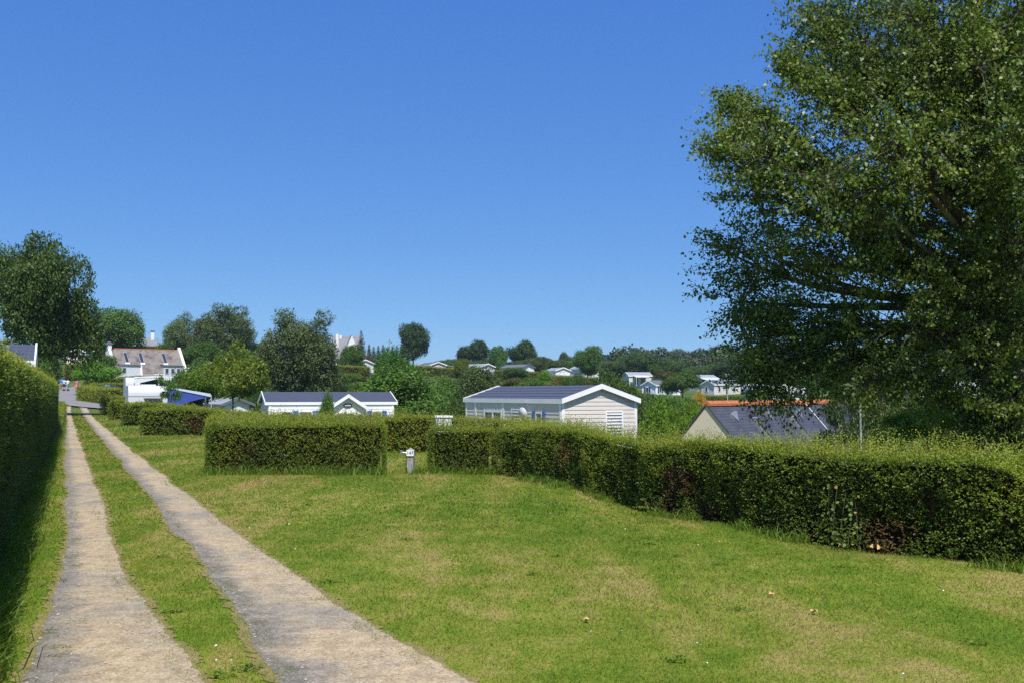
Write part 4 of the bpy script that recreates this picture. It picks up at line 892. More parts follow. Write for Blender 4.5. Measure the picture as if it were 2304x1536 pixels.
for x in (1.35, 4.2, 6.9):
    p = on_roof(x, .42, 0); q = on_roof(x, .72, 0); u = nrm * .16
    obj('roof_vent', MB().add([p - Vector((.18, 0, 0)), p + Vector((.18, 0, 0)), q, q + u * .2 - Vector((.1, 0, 0)), p + u - Vector((.12, 0, 0)), p + u + Vector((.12, 0, 0))], [(0, 1, 2), (0, 4, 5, 1), (0, 3, 4), (1, 5, 2), (4, 3, 2, 5), (0, 2, 3)]), M['metal'], sl)
obj('conductor_cable', MB().tube([on_roof(8.2, .1, .04), on_roof(8.25, 2.8, .04)], .018, 6), M['white'], sl)

# stained-roof house beyond the caravans
th = math.radians(38); A_ = at(248, 785, 165); bdir = Vector((-math.sin(th), math.cos(th))); Wd_ = 7.0; O_ = A_.xy - bdir * Wd_ / 2; hr_ = 5.9; G_ = A_.z - hr_; Lg = 11.0; he_ = 2.05
gh = gabled('stained_house', 'white house with mottled grey roof, orange ridge and narrow skylights', 'house', (O_.x, O_.y, G_), th, Lg, Wd_, he_, hr_, 'beige', 'oldroof', None, .02, ridge='terracotta', found=3)
sg_ = (hr_ - he_) / (Wd_ / 2)
for x in (-.45, Lg + .02):
    obj('gable_parapet', MB().prism([(-.55, -3), (-.55, he_ - .1), (Wd_ / 2, hr_ + .55), (Wd_ + .55, he_ - .1), (Wd_ + .55, -3)], 'x', x, x + .42), M['render_white'], gh)
ch = obj('chimney', MB().box(-.5, .1, Wd_ / 2 - .45, Wd_ / 2 + .45, hr_, hr_ + .75), M['render_white'], gh)
obj('chimney_cap', MB().prism([(-.75, 0), (.35, 0), (-.2, .45)], 'y', Wd_ / 2 - .6, Wd_ / 2 + .6), M['roofgrey'], gh).location = (0, 0, hr_ + .75)
for xa, xb, nm in ((.6, 3.6, 0), (7.4, 10.6, 1)):
    lg = obj('dormer', MB().box(xa, xb, -.2, 2.0, he_ - 1.1, he_ + 1.25), M['offwhite'], gh)
    obj('dormer_roof', MB().hexa([(xa - .1, -.4, he_ + 1.22), (xb + .1, -.4, he_ + 1.22), (xb + .1, 2.2, he_ + 1.5), (xa - .1, 2.2, he_ + 1.5), (xa - .1, -.4, he_ + 1.32), (xb + .1, -.4, he_ + 1.32), (xb + .1, 2.2, he_ + 1.62), (xa - .1, 2.2, he_ + 1.62)]), M['oldroof'], lg)
    obj('balcony_rail', MB().box(xa, xb, -.35, -.25, he_ - 1.2, he_ - .95), M['white'], lg)
    for k in range(1 if nm == 0 else 3): opening(gh, (Vector((0, -.2, 0)), Vector((1, 0, 0)), Vector((0, -1, 0))), xa + .25 + k * .95, he_ - .1, .62, .95, frame='offwhite')
obj('buttress', MB().prism([(-1.6, -3), (-.1, he_ + 1.3), (.8, he_ + 1.3), (.8, -3)], 'x', 3.62, 3.95), M['render_white'], gh)
obj('buttress', MB().prism([(-1.6, -3), (-.1, he_ + 1.0), (.8, he_ + 1.0), (.8, -3)], 'x', Lg + .46, Lg + .70), M['render_white'], gh)
for x in (2.1, 4.5, 8.3):
    P = lambda f, l: Vector((x, f * Wd_ / 2, he_ + f * (hr_ - he_))) + Vector((0, -.74, .67)) * l
    s_ = obj('skylight', MB().beam(P(.40, .1), P(.86, .1), .62, .12, (0, -.74, .67)), M['metal'], gh); obj('glass', MB().beam(P(.43, .12), P(.83, .12), .45, .13, (0, -.74, .67)), M['glass'], s_); obj('sill', MB().beam(P(.34, .1), P(.40, .1), .75, .16, (0, -.74, .67)), M['white'], s_)
opening(gh, (Vector((0, 0, 0)), Vector((1, 0, 0)), Vector((0, -1, 0))), 4.2, -1.6, 2.6, 2.4, frame='white', pane='offwhite', name='garage_door')

# white house on the hill
A_ = at(772, 756, 240); th = math.radians(14); G_ = A_.z - 7.6
wh = gabled('white_house', 'white hilltop house with grey slate roof and pointed front gable', 'house', (A_.x - 1.6, A_.y - 3, G_), th, 6.2, 7.5, 2.8, 7.3, 'render_white', 'slate_far', None, .1, ridge='terracotta', found=3)
obj('front_gable', MB().prism([(2.0, -3), (2.0, 2.8), (4.05, 7.55), (6.1, 2.8), (6.1, -3)], 'y', -.7, 2.0), M['render_white'], wh)
for s_ in (-1, 1): obj('gable_roof', MB().hexa([(4.05 + s_ * 2.1, -.5, 2.7), (4.05, -.5, 7.5), (4.05, 3.6, 7.5), (4.05 + s_ * 2.1, 1.2, 2.7), (4.05 + s_ * 2.25, -.5, 2.75), (4.05, -.5, 7.72), (4.05, 3.6, 7.72), (4.05 + s_ * 2.25, 1.2, 2.75)]), M['slate_far'], wh)
obj('chimney', MB().box(.5, 1.15, 1.6, 2.6, 4.5, 8.0), M['render_white'], wh); obj('chimney', MB().box(1.5, 2.0, 3.4, 4.1, 7, 7.8), M['render_white'], wh)
obj('gable_parapet', MB().prism([(-.5, -3), (-.3, 2.8), (3.75, 8.2), (7.8, 2.8), (8, -3)], 'x', 6.3, 6.65), M['render_white'], wh)
opening(wh, (Vector((0, -.7, 0)), Vector((1, 0, 0)), Vector((0, -1, 0))), 3.5, 2.2, 1.0, 1.3)
# slate roofs at the back left
A_ = at(318, 768, 260)
fh = gabled('far_house', 'distant grey slate roof with pale chimney peeping over the walnut tree', 'house', (A_.x, A_.y, A_.z - 6), math.radians(20), 3.2, 7, 3.4, 7.0, 'render_white', 'slate_far', None, .1, found=6)
obj('chimney', MB().box(2.3, 3.1, 3, 4, 6.3, 8.8), M['render_white'], fh); obj('chimney_cap', MB().box(2.1, 3.3, 2.8, 4.2, 8.8, 8.95), M['roofgrey'], fh)
A_ = at(345, 776, 215)
fb = gabled('far_house', 'pinkish roof between the walnut tree and the birches', 'house', (A_.x, A_.y, A_.z - 4), math.radians(10), 3.6, 6, 2.0, 4.3, 'beige', 'oldroof', None, .1, ridge='terracotta', found=5)

# other holiday homes: (px of near-left corner, py of eave, d, rotation, L, W, wall, roof, label, extra)
def holiday(px, py_base, d, rz, L, W, wall, roof, label, wins, trim='white', he=2.3, hr=2.95, oh=.25, name='mobile_home', cat='mobile home', ridge=None):
    p = at(px, py_base, d); return gabled(name, label, cat, (p.x, p.y, p.z), math.radians(rz), L, W, he, hr, wall, roof, trim, oh, wins, found=2.5, ridge=ridge)
wb = dict(shutter='navy')
o_ = holiday(1004, 843, 235, -52, 8, 3.9, 'siding_pink', 'roofgrey', 'pinkish mobile home on the slope with plain gable and navy windows', (('front', 1.2, .8, .8, 1.1, wb), ('front', 4.2, .2, 1.2, 1.9, dict(pane='curtain_glass', name='door')), ('front', 6.4, .9, .6, 1.0, wb)))
p_ = at(968, 843, 235); th = math.radians(-62); o_.rotation_euler.z = th; c_ = Vector((math.cos(th), math.sin(th))); o_.location = (p_.x - c_.x * 8, p_.y - c_.y * 8, p_.z)
obj('terrace_awning', MB().hexa([(4.5, 3.9, 2.25), (8.1, 3.9, 2.25), (8.1, 7.4, 1.75), (4.5, 7.4, 1.75), (4.5, 3.9, 2.31), (8.1, 3.9, 2.31), (8.1, 7.4, 1.81), (4.5, 7.4, 1.81)]), M['cream'], o_)
obj('terrace_fence', MB().box(8.0, 8.06, 4.0, 7.4, 0, .8), M['greycanvas'], o_)
for y in (5.5, 7.3): obj('terrace_post', MB().box(8.0, 8.1, y, y + .1, 0, 1.8), M['white'], o_)
def near_gable(px0, py, d, th_deg, L, W, *a, **k):
    """home whose near gable starts at px0: origin goes to the far end"""
    p = at(px0, py, d); t = math.radians(th_deg); c = Vector((math.cos(t), math.sin(t))); lab, wall, roof = a[:3]; wins = a[3] if len(a) > 3 else ()
    return gabled(k.pop('name', 'mobile_home'), lab, k.pop('cat', 'mobile home'), (p.x - c.x * L, p.y - c.y * L, p.z), t, L, W, k.pop('he', 2.3), k.pop('hr', 2.95), wall, roof, k.pop('trim', 'white'), k.pop('oh', .25), wins, found=2.5)
near_gable(1082, 847, 232, -50, 7.5, 3.9, 'pale grey roofed mobile home half hidden by the yellow-green tree', 'offwhite', 'roofpale', (('xL', 1.2, .9, 1.4, .9),))
near_gable(1174, 849, 228, -48, 7, 3.9, 'white mobile home with dark-edged gable among the hillside trees', 'white', 'roofgrey', (('front', 3, .8, 1.4, 1.1),), trim='roofgrey')
o_ = near_gable(1251, 853, 225, -70, 6, 3.4, 'small white gabled home beside a brown wooden fence', 'white', 'roofpale', (('xL', .9, .4, 1.1, 1.3, dict(frame='greycanvas', pane='white')),), he=2.0, hr=2.6)
p_ = on(1270, 188)
fe = empty('wooden_fence', (at(1272, 854, 222)), 0, 'brown wooden picket fence beside the small white gabled home', 'fence')
for k in range(7): obj('picket', MB().box(k * .28, k * .28 + .13, 0, .03, 0, 1.1 - .05 * (k % 3)), M['fence_wood'], fe)
obj('rail', MB().box(0, 1.9, .03, .06, .3, .4), M['fence_wood'], fe); obj('rail', MB().box(0, 1.9, .03, .06, .75, .85), M['fence_wood'], fe)
near_gable(1318, 850, 235, -60, 6, 3.6, 'white peaked home mostly hidden behind leafy shrubs', 'white', 'roofpale', ())
o_ = holiday(1416, 868, 232, 12, 5.2, 4.0, 'offwhite', 'roofpale', 'pale mobile home with grey roof and white terrace awning', (('front', 1.2, .3, .9, 1.8), ('front', 2.6, .3, 1.2, 1.8, dict(pane='curtain_glass', name='patio_door'))), he=2.4, hr=3.15)
obj('terrace_awning', MB().hexa([(.8, -2.4, 2.0), (4.0, -2.4, 2.0), (4.0, 0, 2.4), (.8, 0, 2.4), (.8, -2.4, 2.06), (4.0, -2.4, 2.06), (4.0, 0, 2.46), (.8, 0, 2.46)]), M['canvas'], o_)
for x in (.85, 3.95): obj('terrace_post', MB().box(x - .04, x + .04, -2.4, -2.32, 0, 2.0), M['white'], o_)
def l_home(px, py, d, rz, label, wall, roof, shut, L=7.0, W=3.6):
    """home seen on its left gable and its long front"""
    p = at(px, py, d); return gabled('mobile_home', label, 'mobile home', (p.x, p.y, p.z), math.radians(rz), L, W, 2.2, 3.0, wall, roof, 'white', .22, (
        ('x0', 1.0, .7, .75, 1.1, dict(shutter=shut)), ('front', .9, .7, .7, 1.1, dict(shutter=shut)), ('front', 2.9, .2, .8, 1.9, dict(name='door', pane='dark')), ('front', 4.9, .7, .8, 1.1, dict(shutter=shut))), found=2.5)
o_ = l_home(1476, 891, 196, 40, 'white mobile home with navy shutters on gable and front', 'white', 'roofgrey', 'navy')
for s_ in (-1, 1): obj('porch_roof', MB().hexa([(3.3 + s_ * 1.1, -1.0, 2.1), (3.3, -1.0, 2.75), (3.3, 1.2, 2.75), (3.3 + s_ * 1.1, 1.2, 2.1), (3.3 + s_ * 1.1, -1.0, 2.18), (3.3, -1.0, 2.83), (3.3, 1.2, 2.83), (3.3 + s_ * 1.1, 1.2, 2.18)]), M['white'], o_)
obj('porch_wall', MB().prism([(2.4, 1.9), (4.2, 1.9), (3.3, 2.7)], 'y', -.9, .2), M['white'], o_)
o_ = l_home(1608, 889, 200, 33, 'cream corner mobile home with grey roof behind the clipped hedge', 'siding', 'roofgrey', None)
o_ = holiday(1572, 872, 232, 25, 5.0, 3.8, 'offwhite', 'roofpale', 'mobile home with long pale blue striped terrace awning', (('front', 1, .4, 2.6, 1.5, dict(frame='blue')),))
obj('terrace_awning', MB().hexa([(-.2, -3.0, 1.75), (5.2, -3.0, 1.75), (5.2, 0, 2.35), (-.2, 0, 2.35), (-.2, -3.0, 1.81), (5.2, -3.0, 1.81), (5.2, 0, 2.41), (-.2, 0, 2.41)]), M['awning_pale'], o_)
for k in range(14): obj('awning_scallop', MB().box(-.18 + k * .385, -.18 + k * .385 + .25, -3.04, -3.01, 1.45, 1.78), M['awning_pale' if k % 2 else 'blue'], o_)
obj('side_screen', MB().box(-.2, 5.2, -2.9, -2.86, .0, .9), M['blue'], o_)
# mobile home behind the tall hedge at the frame edge
th = math.radians(24.2); p_ = at(56, 800, 30)
gabled('mobile_home', 'slate-coloured mobile home roof with white rake showing over the tall hedge', 'mobile home', (p_.x - 7.5 * math.cos(th), p_.y - 7.5 * math.sin(th), .0), th, 7.5, 4.0, 2.68, 3.22, 'white', 'tilesheet', 'white', .25, (), tiles=True)
# beige home and camper at the road bend
p_ = at(150, 816, 185)
near_gable(150, 818, 180, -72, 6, 3.6, 'beige gabled mobile home up at the road bend', 'siding', 'roofpale', (), he=1.9, hr=2.6)
cp = empty('camper_van', at(182, 818, 178), math.radians(-12), 'beige camper with dark raised panel beside the beige mobile home', 'camper van')
obj('body', MB().prism([(0, .4), (0, 1.5), (.3, 1.75), (2.3, 1.75), (2.8, 1.1), (2.8, .4)], 'y', 0, 1.8), M['cream'], cp)
obj('raised_panel', MB().box(.1, 1.9, 1.2, 1.26, 1.7, 2.7), M['navy'], cp); obj('pop_top', MB().box(1.8, 2.4, .2, 1.6, 1.72, 2.6), M['cream'], cp); obj('window', MB().box(.4, 1.8, -.03, 0, 1.1, 1.55), M['glass'], cp)
for x in (.5, 2.2):
    w_ = obj('wheel', MB().lathe([(.30, 0), (.32, .05), (.32, .15), (.30, .2)], 14), M['rubber'], cp); w_.location = (x, .0, .3); w_.rotation_euler = (math.pi / 2, 0, 0)
# low dark-gabled homes between the caravan and the white home
near_gable(446, 936, 95, -55, 6, 3.2, 'low grey-roofed mobile home with dark gable edge behind the blue awning', 'siding', 'roofpale', (), trim='roofgrey', he=1.5, hr=2.05, oh=.3)
near_gable(500, 944, 88, -52, 5, 2.6, 'lower grey-roofed mobile home with white clad gable beside the leaning young tree', 'white', 'roofpale', (), trim='roofgrey', he=1.35, hr=1.85, oh=.3)
p_ = at(503, 925, 107)
wt = empty('awning_tent', p_, math.radians(8), 'white topped lilac awning tent behind the low grey-roofed homes', 'tent')
obj('tent_roof', MB().prism([(-.2, 1.3), (0, 1.75), (1.6, 1.85), (1.8, 1.35)], 'x', 0, 2.3), M['canvas'], wt); obj('tent_wall', MB().box(.05, 2.25, 0, 1.6, -.6, 1.35), M['greycanvas'], wt)
for k in range(3): obj('tent_pole', MB().tube([(.03 + k * 1.1, -.22, -.6), (.03 + k * 1.1, -.22, 1.75)], .03, 6), M['white'], wt)
wt2 = empty('awning_tent', at(552, 926, 106), math.radians(8), 'lilac side panel tent next to the white topped awning tent', 'tent')
obj('tent_roof', MB().prism([(-.2, 1.0), (.7, 1.75), (1.6, 1.0)], 'x', 0, .8), M['greycanvas'], wt2); obj('tent_wall', MB().box(.05, .75, 0, 1.4, -.6, 1.05), M['offwhite'], wt2)
# houses and white things seen under the poplar
o_ = gabled('far_house', 'white house with grey roof glimpsed under the poplar branches', 'house', tuple(at(2148, 868, 260)), math.radians(25), 6.0, 6, 2.0, 4.6, 'render_white', 'roofgrey', 'white', .2, (('front', 1, .6, .9, 1.1),), found=3)
obj('chimney', MB().box(.2, .9, 2.5, 3.3, 3.5, 5.8), M['render_white'], o_)
def caravan(px, py, d, rz, label, L=4.6, Wd=2.3, H=2.42, m='offwhite', win=True, ground=None):
    """touring caravan: rounded body, end window, side windows, wheels, hitch; x along its length, end wall at x=0"""
    p = on(px, d) if py is None else at(px, py, d); root = empty('caravan', p, math.radians(rz), label, 'caravan')
    n = 9; prof = [(0.02, .42), (0, .9), (.0, 1.85)] + [(.0 + .42 * (1 - math.cos(a)), 1.85 + (H - 1.85) * math.sin(a)) for a in np.linspace(.2, math.pi / 2, 7)] + [(L - .7 + .6 * math.sin(a), 1.85 + (H - 1.85) * math.cos(a)) for a in np.linspace(0.1, 1.45, 6)] + [(L, 1.5), (L - .12, .42)]
    obj('body', MB().prism(prof, 'y', 0, Wd), M[m], root)
    obj('body_stripe', MB().box(-.012, .3, -.012, Wd + .012, 1.74, 1.78), M['greycanvas'], root)
    if win:
        w_ = obj('window', MB().box(-.035, .0, .30, Wd - .95, 1.14, 1.62), M['glass'], root)
        obj('frame', MB().box(-.03, .0, .24, Wd - .89, 1.08, 1.14).box(-.03, .0, .24, Wd - .89, 1.62, 1.68), M['greycanvas'], w_)
        for x in (.7, 2.6): obj('window', MB().box(x, x + 1.0, -.03, .0, 1.05, 1.6), M['glass'], root)
    obj('roof_hatch', MB().box(1.5, 2.2, .6, 1.5, H - .02, H + .09), M['offwhite'], root)
    for y in (.0, Wd - .18):
        k = obj('wheel', MB().lathe([(.27, 0), (.30, .04), (.30, .14), (.27, .18)], 16), M['rubber'], root); k.location = (L * .52, y + .18, .30); k.rotation_euler = (math.pi / 2, 0, 0)
    obj('hitch', MB().beam((L - .1, Wd / 2, .45), (L + 1.0, Wd / 2, .42), .12), M['metal'], root)
    return root

# caravan with blue awning
cv = caravan(303, None, 64, 113, 'white touring caravan seen from its end, blue awning attached'); 
th = math.radians(113); ax = Vector((math.cos(th), math.sin(th))); ay = Vector((-math.sin(th), math.cos(th))); p_ = on(378, 64); cv.location = (p_.x, p_.y, p_.z)
aw = empty('awning', (p_.x, p_.y, p_.z), th, 'blue and white canvas awning stretched from the caravan side', 'awning')
n_ = 14; top = lambda f: 2.25 - .55 * f
obj('awning_roof', MB().hexa([(-.05, -.02, 2.26), (3.4, -.02, 2.26), (3.4, -2.6, 1.72), (-.05, -2.6, 1.72), (-.05, -.02, 2.36), (3.4, -.02, 2.36), (3.4, -2.6, 1.92), (-.05, -2.6, 1.92)]), M['awning_pale'], aw)
arch = [(-.02, 0, .0), ] + [(-.02, -.72 - 1.9 * (f ** .8), 1.72 * math.sin(f * math.pi / 2) ** .8 - .05 * f) for f in np.linspace(0, 1, n_)]
Vv = []; 
for f in np.linspace(0, 1, n_):
    y = -2.62 * f; lo = 0 if f < .2 else (1.0 + .72 * ((f - .2) / .8) ** .6); hi = 2.26 - .54 * f; Vv += [(0, y, min(lo, hi - .03)), (0, y, hi), (.03, y, min(lo, hi - .03)), (.03, y, hi)]
mb = MB(); mb.v = Vv
for i in range(n_ - 1):
    a = i * 4; mb.f += [(a, a + 4, a + 5, a + 1), (a + 2, a + 3, a + 7, a + 6), (a, a + 2, a + 6, a + 4), (a + 1, a + 5, a + 7, a + 3)]
obj('awning_panel', mb, M['awning_blue'], aw)
for x in (0.0, 3.35): obj('awning_pole', MB().tube([(x, -2.66, 0), (x, -2.64, 1.85)], .03, 6), M['pole'], aw)
obj('back_panel', MB().box(3.3, 3.34, -2.5, -.1, 0, 1.75), M['dark'], aw)
obj('side_panel', MB().box(.9, 3.3, -2.58, -2.55, .0, 1.0), M['canvas'], aw)
cv2 = caravan(293, None, 92, 113, 'second white caravan with raised canopy behind the blue-awning caravan', L=5.0, H=2.75)
cv2.location = on(345, 92) + Vector((0, 0, .25))
cn = empty('canopy', on(302, 86) + Vector((0, 0, .2)), math.radians(12), 'white sagging canopy with dark opening above the caravan roof', 'canopy')
pts_ = [(0, 2.72), (.5, 2.86), (1.6, 2.95), (2.6, 2.92), (3.0, 2.75)]; und = [(0, 2.35), (.6, 2.38), (1.3, 2.55), (1.75, 2.66), (2.4, 2.45), (3.0, 2.5)]
obj('canopy_cloth', MB().prism(pts_ + und[::-1], 'y', 0, .05), M['canvas'], cn); obj('canopy_roof', MB().hexa([(0, 0, 2.70), (3, 0, 2.74), (3, 2.4, 2.8), (0, 2.4, 2.8), (0, 0, 2.76), (3, 0, 2.80), (3, 2.4, 2.87), (0, 2.4, 2.87)]), M['canvas'], cn)
obj('canopy_lining', MB().box(.2, 2.9, 2.2, 2.25, 0, 2.7), M['navy'], cn)
for x in (0.02, 2.98): obj('canopy_pole', MB().tube([(x, .1, 0), (x, .1, 2.72)], .03, 6), M['metal'], cn)
an = empty('antenna', on(358, 74), 0, 'white television antenna mast rising above the caravan roofs', 'antenna')
obj('mast', MB().tube([(0, 0, 0), (0, 0, 3.35)], .03, 8), M['white'], an); obj('crossbar', MB().box(-.36, .5, -.03, .03, 3.22, 3.28), M['white'], an)
for k in range(5): obj('element', MB().box(-.34 + k * .2, -.31 + k * .2, -.22, .22, 3.28, 3.31), M['white'], an)
caravan(1692, 908, 126, 20, 'small white caravan beside the red-edged awning', L=3.4)
rt = empty('awning_tent', at(1702, 902, 122), math.radians(-8), 'grey awning tent with white roof and red edging', 'tent')
obj('tent_roof', MB().prism([(0, 1.3), (.3, 1.72), (2.2, 1.68), (3.4, 1.2), (3.4, 1.1), (2.2, 1.5), (.3, 1.5)], 'y', 0, 2.2), M['canvas'], rt)
obj('tent_wall', MB().prism([(.6, -.5), (.6, 1.45), (2.2, 1.45), (3.3, 1.05), (3.3, -.5)], 'y', .05, 2.1), M['greycanvas'], rt)
obj('red_edge', MB().prism([(1.1, -.3), (1.2, .9), (1.55, 1.5), (2.3, 1.72), (3.5, 1.2), (3.4, 1.12), (2.3, 1.58), (1.7, 1.4), (1.38, .9), (1.3, -.3)], 'y', -.05, .03), M['red'], rt)
obj('door_flap', MB().prism([(2.2, -.5), (2.35, .9), (2.6, -.5)], 'y', -.03, .04), M['dark'], rt)
caravan(1738, 915, 112, 15, 'white caravan tucked under the hanging poplar branches', L=4.2)
caravan(2066, 925, 95, 12, 'white caravan half hidden by dark foliage under the poplar', L=4.6)
caravan(2160, 905, 120, 35, 'pale caravan below the glimpsed white house', L=4.4)

# ------------------------------------------------------------------ trees and shrubs
T = tree
T('ash', 78, 75, 533, 262, 'lf_ash', 'large dense ash tree with dark trunk behind the tall hedge')
T('round', 262, 196, 696, 140, 'lf_green', 'round walnut tree above the stained-roof house')
T('round2', 168, 186, 738, 110, 'lf_olive', 'olive-green tree between the ash and the walnut')
T('bush', 92, 92, 788, 70, 'lf_green', 'leafy bush at the foot of the large ash', cat='bush', name='bush')
T('bush2', 112, 165, 765, 60, 'lf_green', 'green bush behind the beige mobile home at the bend', cat='bush', name='bush')
T('dome', 222, 128, 812, 118, 'lf_bright', 'small spreading tree leaning over the roadside hedge', rz=.4)
T('round3', 232, 150, 790, 60, 'lf_green', 'slim green tree beside the white gable of the stained-roof house')
T('birch', 418, 192, 703, 115, 'lf_grey', 'slender grey-green birch on the stained-roof house side')
T('full', 496, 195, 688, 165, 'lf_grey', 'tall full birch beside the slender birch', rz=2.0)
T('bush', 450, 112, 806, 110, 'lf_green', 'mid-green shrub below the birches', cat='bush', name='bush')
T('full', 668, 108, 701, 192, 'lf_grey', 'big round grey-green tree behind the white mobile home with the oval sign', rz=1.2)
T('airy', 524, 72, 768, 175, 'lf_yellow', 'young yellow-green oak standing behind the low grey-roofed homes', rz=.8)
T('airy', 470, 78, 820, 130, 'lf_bright', 'bright young tree next to the reddish shrub', rz=3.0)
T('bush', 410, 84, 843, 58, 'lf_red', 'reddish-brown shrub beside the caravan awning', cat='bush', name='bush')
T('sapling', 386, 60, 842, 62, 'lf_green', 'thin sapling with fern-like leaves in front of the caravan', bark='bark_pale')
T('bush2', 738, 52, 884, 52, 'lf_green', 'small sumac bush in front of the porch gable', cat='bush', name='bush')
T('round', 790, 182, 776, 62, 'lf_ash', 'dark tree with bare trunk beside the parked car', rz=2.2)
T('spruce', 812, 238, 744, 40, 'lf_needle', 'dark conifer beside the white hilltop house')
for k in range(9):
    T('spruce', 830 + k * 10.5, 300 + (k * 37) % 30, 774 + (k * 5) % 7, 30, 'lf_needle', 'dark conifer in the row on the hilltop behind the utility pole', 'hilltop conifers')
T('round2', 930, 255, 727, 72, 'lf_dark', 'tall dark oval tree standing alone on the skyline')
T('bush', 886, 128, 784, 130, 'lf_green', 'broad green shrub on the slope under the utility pole', cat='bush', name='bush')
T('bush2', 902, 84, 822, 200, 'lf_green', 'large leafy shrub beside the white mobile home with the oval sign', cat='bush', name='bush')
T('bush', 985, 98, 846, 130, 'lf_green', 'rounded shrub between the large leafy shrub and the grey-green one', cat='bush', name='bush')
T('bush2', 1075, 112, 824, 120, 'lf_grey', 'grey-green willow shrub behind the cream mobile home', cat='bush', name='bush')
T('round3', 1036, 178, 806, 36, 'lf_yellow', 'narrow yellow-green tree beside the pinkish mobile home')
T('bush', 1064, 172, 822, 50, 'lf_bright', 'bright green bush before the pale grey roofed home', cat='bush', name='bush')
T('dome', 1065, 310, 765, 80, 'lf_dark', 'dark dome-shaped tree on the skyline')
T('dome', 1172, 310, 766, 78, 'lf_dark', 'dark spreading skyline tree beside a paler round one')
T('round', 1124, 300, 778, 44, 'lf_green', 'paler round tree touching the dark spreading skyline tree')
T('round3', 1322, 226, 779, 66, 'lf_green', 'rough-topped tree rising above the hillside shrubs')
T('dome', 1274, 420, 792, 40, 'lf_dark', 'small dark round tree on the skyline gap')
T('round2', 1448, 264, 796, 92, 'lf_dark', 'dark tree above the home with the white terrace awning')
T('dome', 1536, 165, 832, 92, 'lf_ash', 'rounded tree in front of the home with navy shutters')
T('airy', 1500, 215, 824, 60, 'lf_olive', 'half-bare brownish tree beside the home with navy shutters')
T('bush', 1378, 128, 836, 120, 'lf_green', 'dense shrub left of the home with the white terrace awning'.replace('left of', 'beside'), cat='bush', name='bush')
T('round3', 1165, 184, 826, 66, 'lf_ash', 'tree in front of the home with the dark-edged gable')
T('bush2', 1226, 168, 832, 60, 'lf_bright', 'bright bush beside the home with the dark-edged gable', cat='bush', name='bush')
T('bush', 1300, 178, 836, 50, 'lf_ash', 'dark bush beside the wooden fence', cat='bush', name='bush')
T('bush2', 1482, 62, 896, 130, 'lf_bright', 'bright green shrub between the cream mobile home and the slate-roofed house', cat='bush', name='bush')
T('bush', 1500, 92, 893, 120, 'lf_green', 'green shrub behind the bright green one', cat='bush', name='bush')
T('spray', 1556, 52, 908, 100, 'lf_bright', 'flat-topped bright shrub touching the cream gable', cat='bush', name='bush')
T('bush', 1655, 112, 889, 130, 'lf_green', 'low green shrub row below the cream corner home', cat='bush', name='bush')
T('bush2', 1708, 104, 874, 70, 'lf_bright', 'bright shrub beside the red-edged awning tent', cat='bush', name='bush')
T('bush', 1572, 134, 880, 50, 'lf_flower', 'yellow flowering bush beside the tall olive hedge', cat='bush', name='bush')
T('round', 1640, 264, 806, 120, 'lf_dark', 'dark tree behind the globe street lamp')
T('bush2', 1775, 160, 816, 110, 'lf_green', 'green tree behind the slim lamp post')
T('cedar', 1878, 31, 872, 180, 'lf_needle', 'blue-green cedar overlapping the slate roof', rz=1.0)
T('cedar', 1990, 40, 770, 260, 'lf_grey', 'tall feathery grey-green conifer under the poplar crown', rz=2.4)
T('cedar', 2105, 52, 790, 200, 'lf_needle', 'dark conifer beside the half hidden white caravan', rz=.3)
T('spray', 2062, 21, 914, 200, 'lf_bright', 'low mimosa with bent pale branches behind the long hedge', bark='bark_pale', rz=.6)
T('bush', 2212, 15.2, 898, 190, 'lf_dark', 'dark shrub crowding the poplar trunk', cat='bush', name='bush')
T('bush2', 2330, 15.6, 905, 210, 'lf_dark', 'dark undergrowth shrub on the far side of the poplar trunk', cat='bush', name='bush')
T('bush', 2130, 30, 935, 150, 'lf_olive', 'olive shrub behind the low mimosa', cat='bush', name='bush')
T('bush2', 1960, 27, 950, 150, 'lf_dark', 'dark shrub behind the slim metal pole', cat='bush', name='bush')
T('bush', 2165, 70, 868, 90, 'lf_green', 'green bush below the glimpsed white house', cat='bush', name='bush')
T('bush', 2172, 235, 856, 34, 'lf_flower', 'yellow bush in front of the glimpsed white house', cat='bush', name='bush')
T('bush2', 826, 215, 800, 24, 'lf_red', 'rust-red bush below the white hilltop house', cat='bush', name='bush')
# belts of look-alike trees
r_ = np.random.default_rng(44)
HUE = {'lf_green': 'mid-green', 'lf_ash': 'deep green', 'lf_grey': 'grey-green', 'lf_bright': 'bright green', 'lf_dark': 'dark green', 'lf_olive': 'olive'}
FORM = {'round': 'rounded', 'round2': 'lumpy', 'round3': 'oval', 'dome': 'dome-shaped', 'bush': 'spreading', 'bush2': 'mounded'}
def belt(n, px0, px1, d0, d1, t0, t1, w0, w1, keys, mats, label, group, cat='tree', name='tree'):
    for k in range(n):
        px = px0 + (px1 - px0) * (k + .2 + .6 * r_.random()) / n
        ky, mt = keys[k % len(keys)], mats[int(r_.random() * len(mats))]; lb = '%s %s %s' % (HUE[mt], FORM[ky], label)
        T(ky, px, d0 + (d1 - d0) * r_.random(), t0 + (t1 - t0) * r_.random(), w0 + (w1 - w0) * r_.random(), mt, lb, group, name, cat)
belt(22, 960, 1420, 262, 330, 798, 816, 50, 80, ('round', 'dome', 'round2', 'round3'), ('lf_green', 'lf_ash', 'lf_green', 'lf_grey'), 'tree in the belt behind the hillside holiday homes', 'tree belt behind the holiday homes')
belt(14, 1380, 1800, 250, 320, 806, 826, 60, 90, ('round2', 'round', 'dome'), ('lf_green', 'lf_ash', 'lf_bright'), 'tree on the slope below the far wood', 'trees below the far wood')
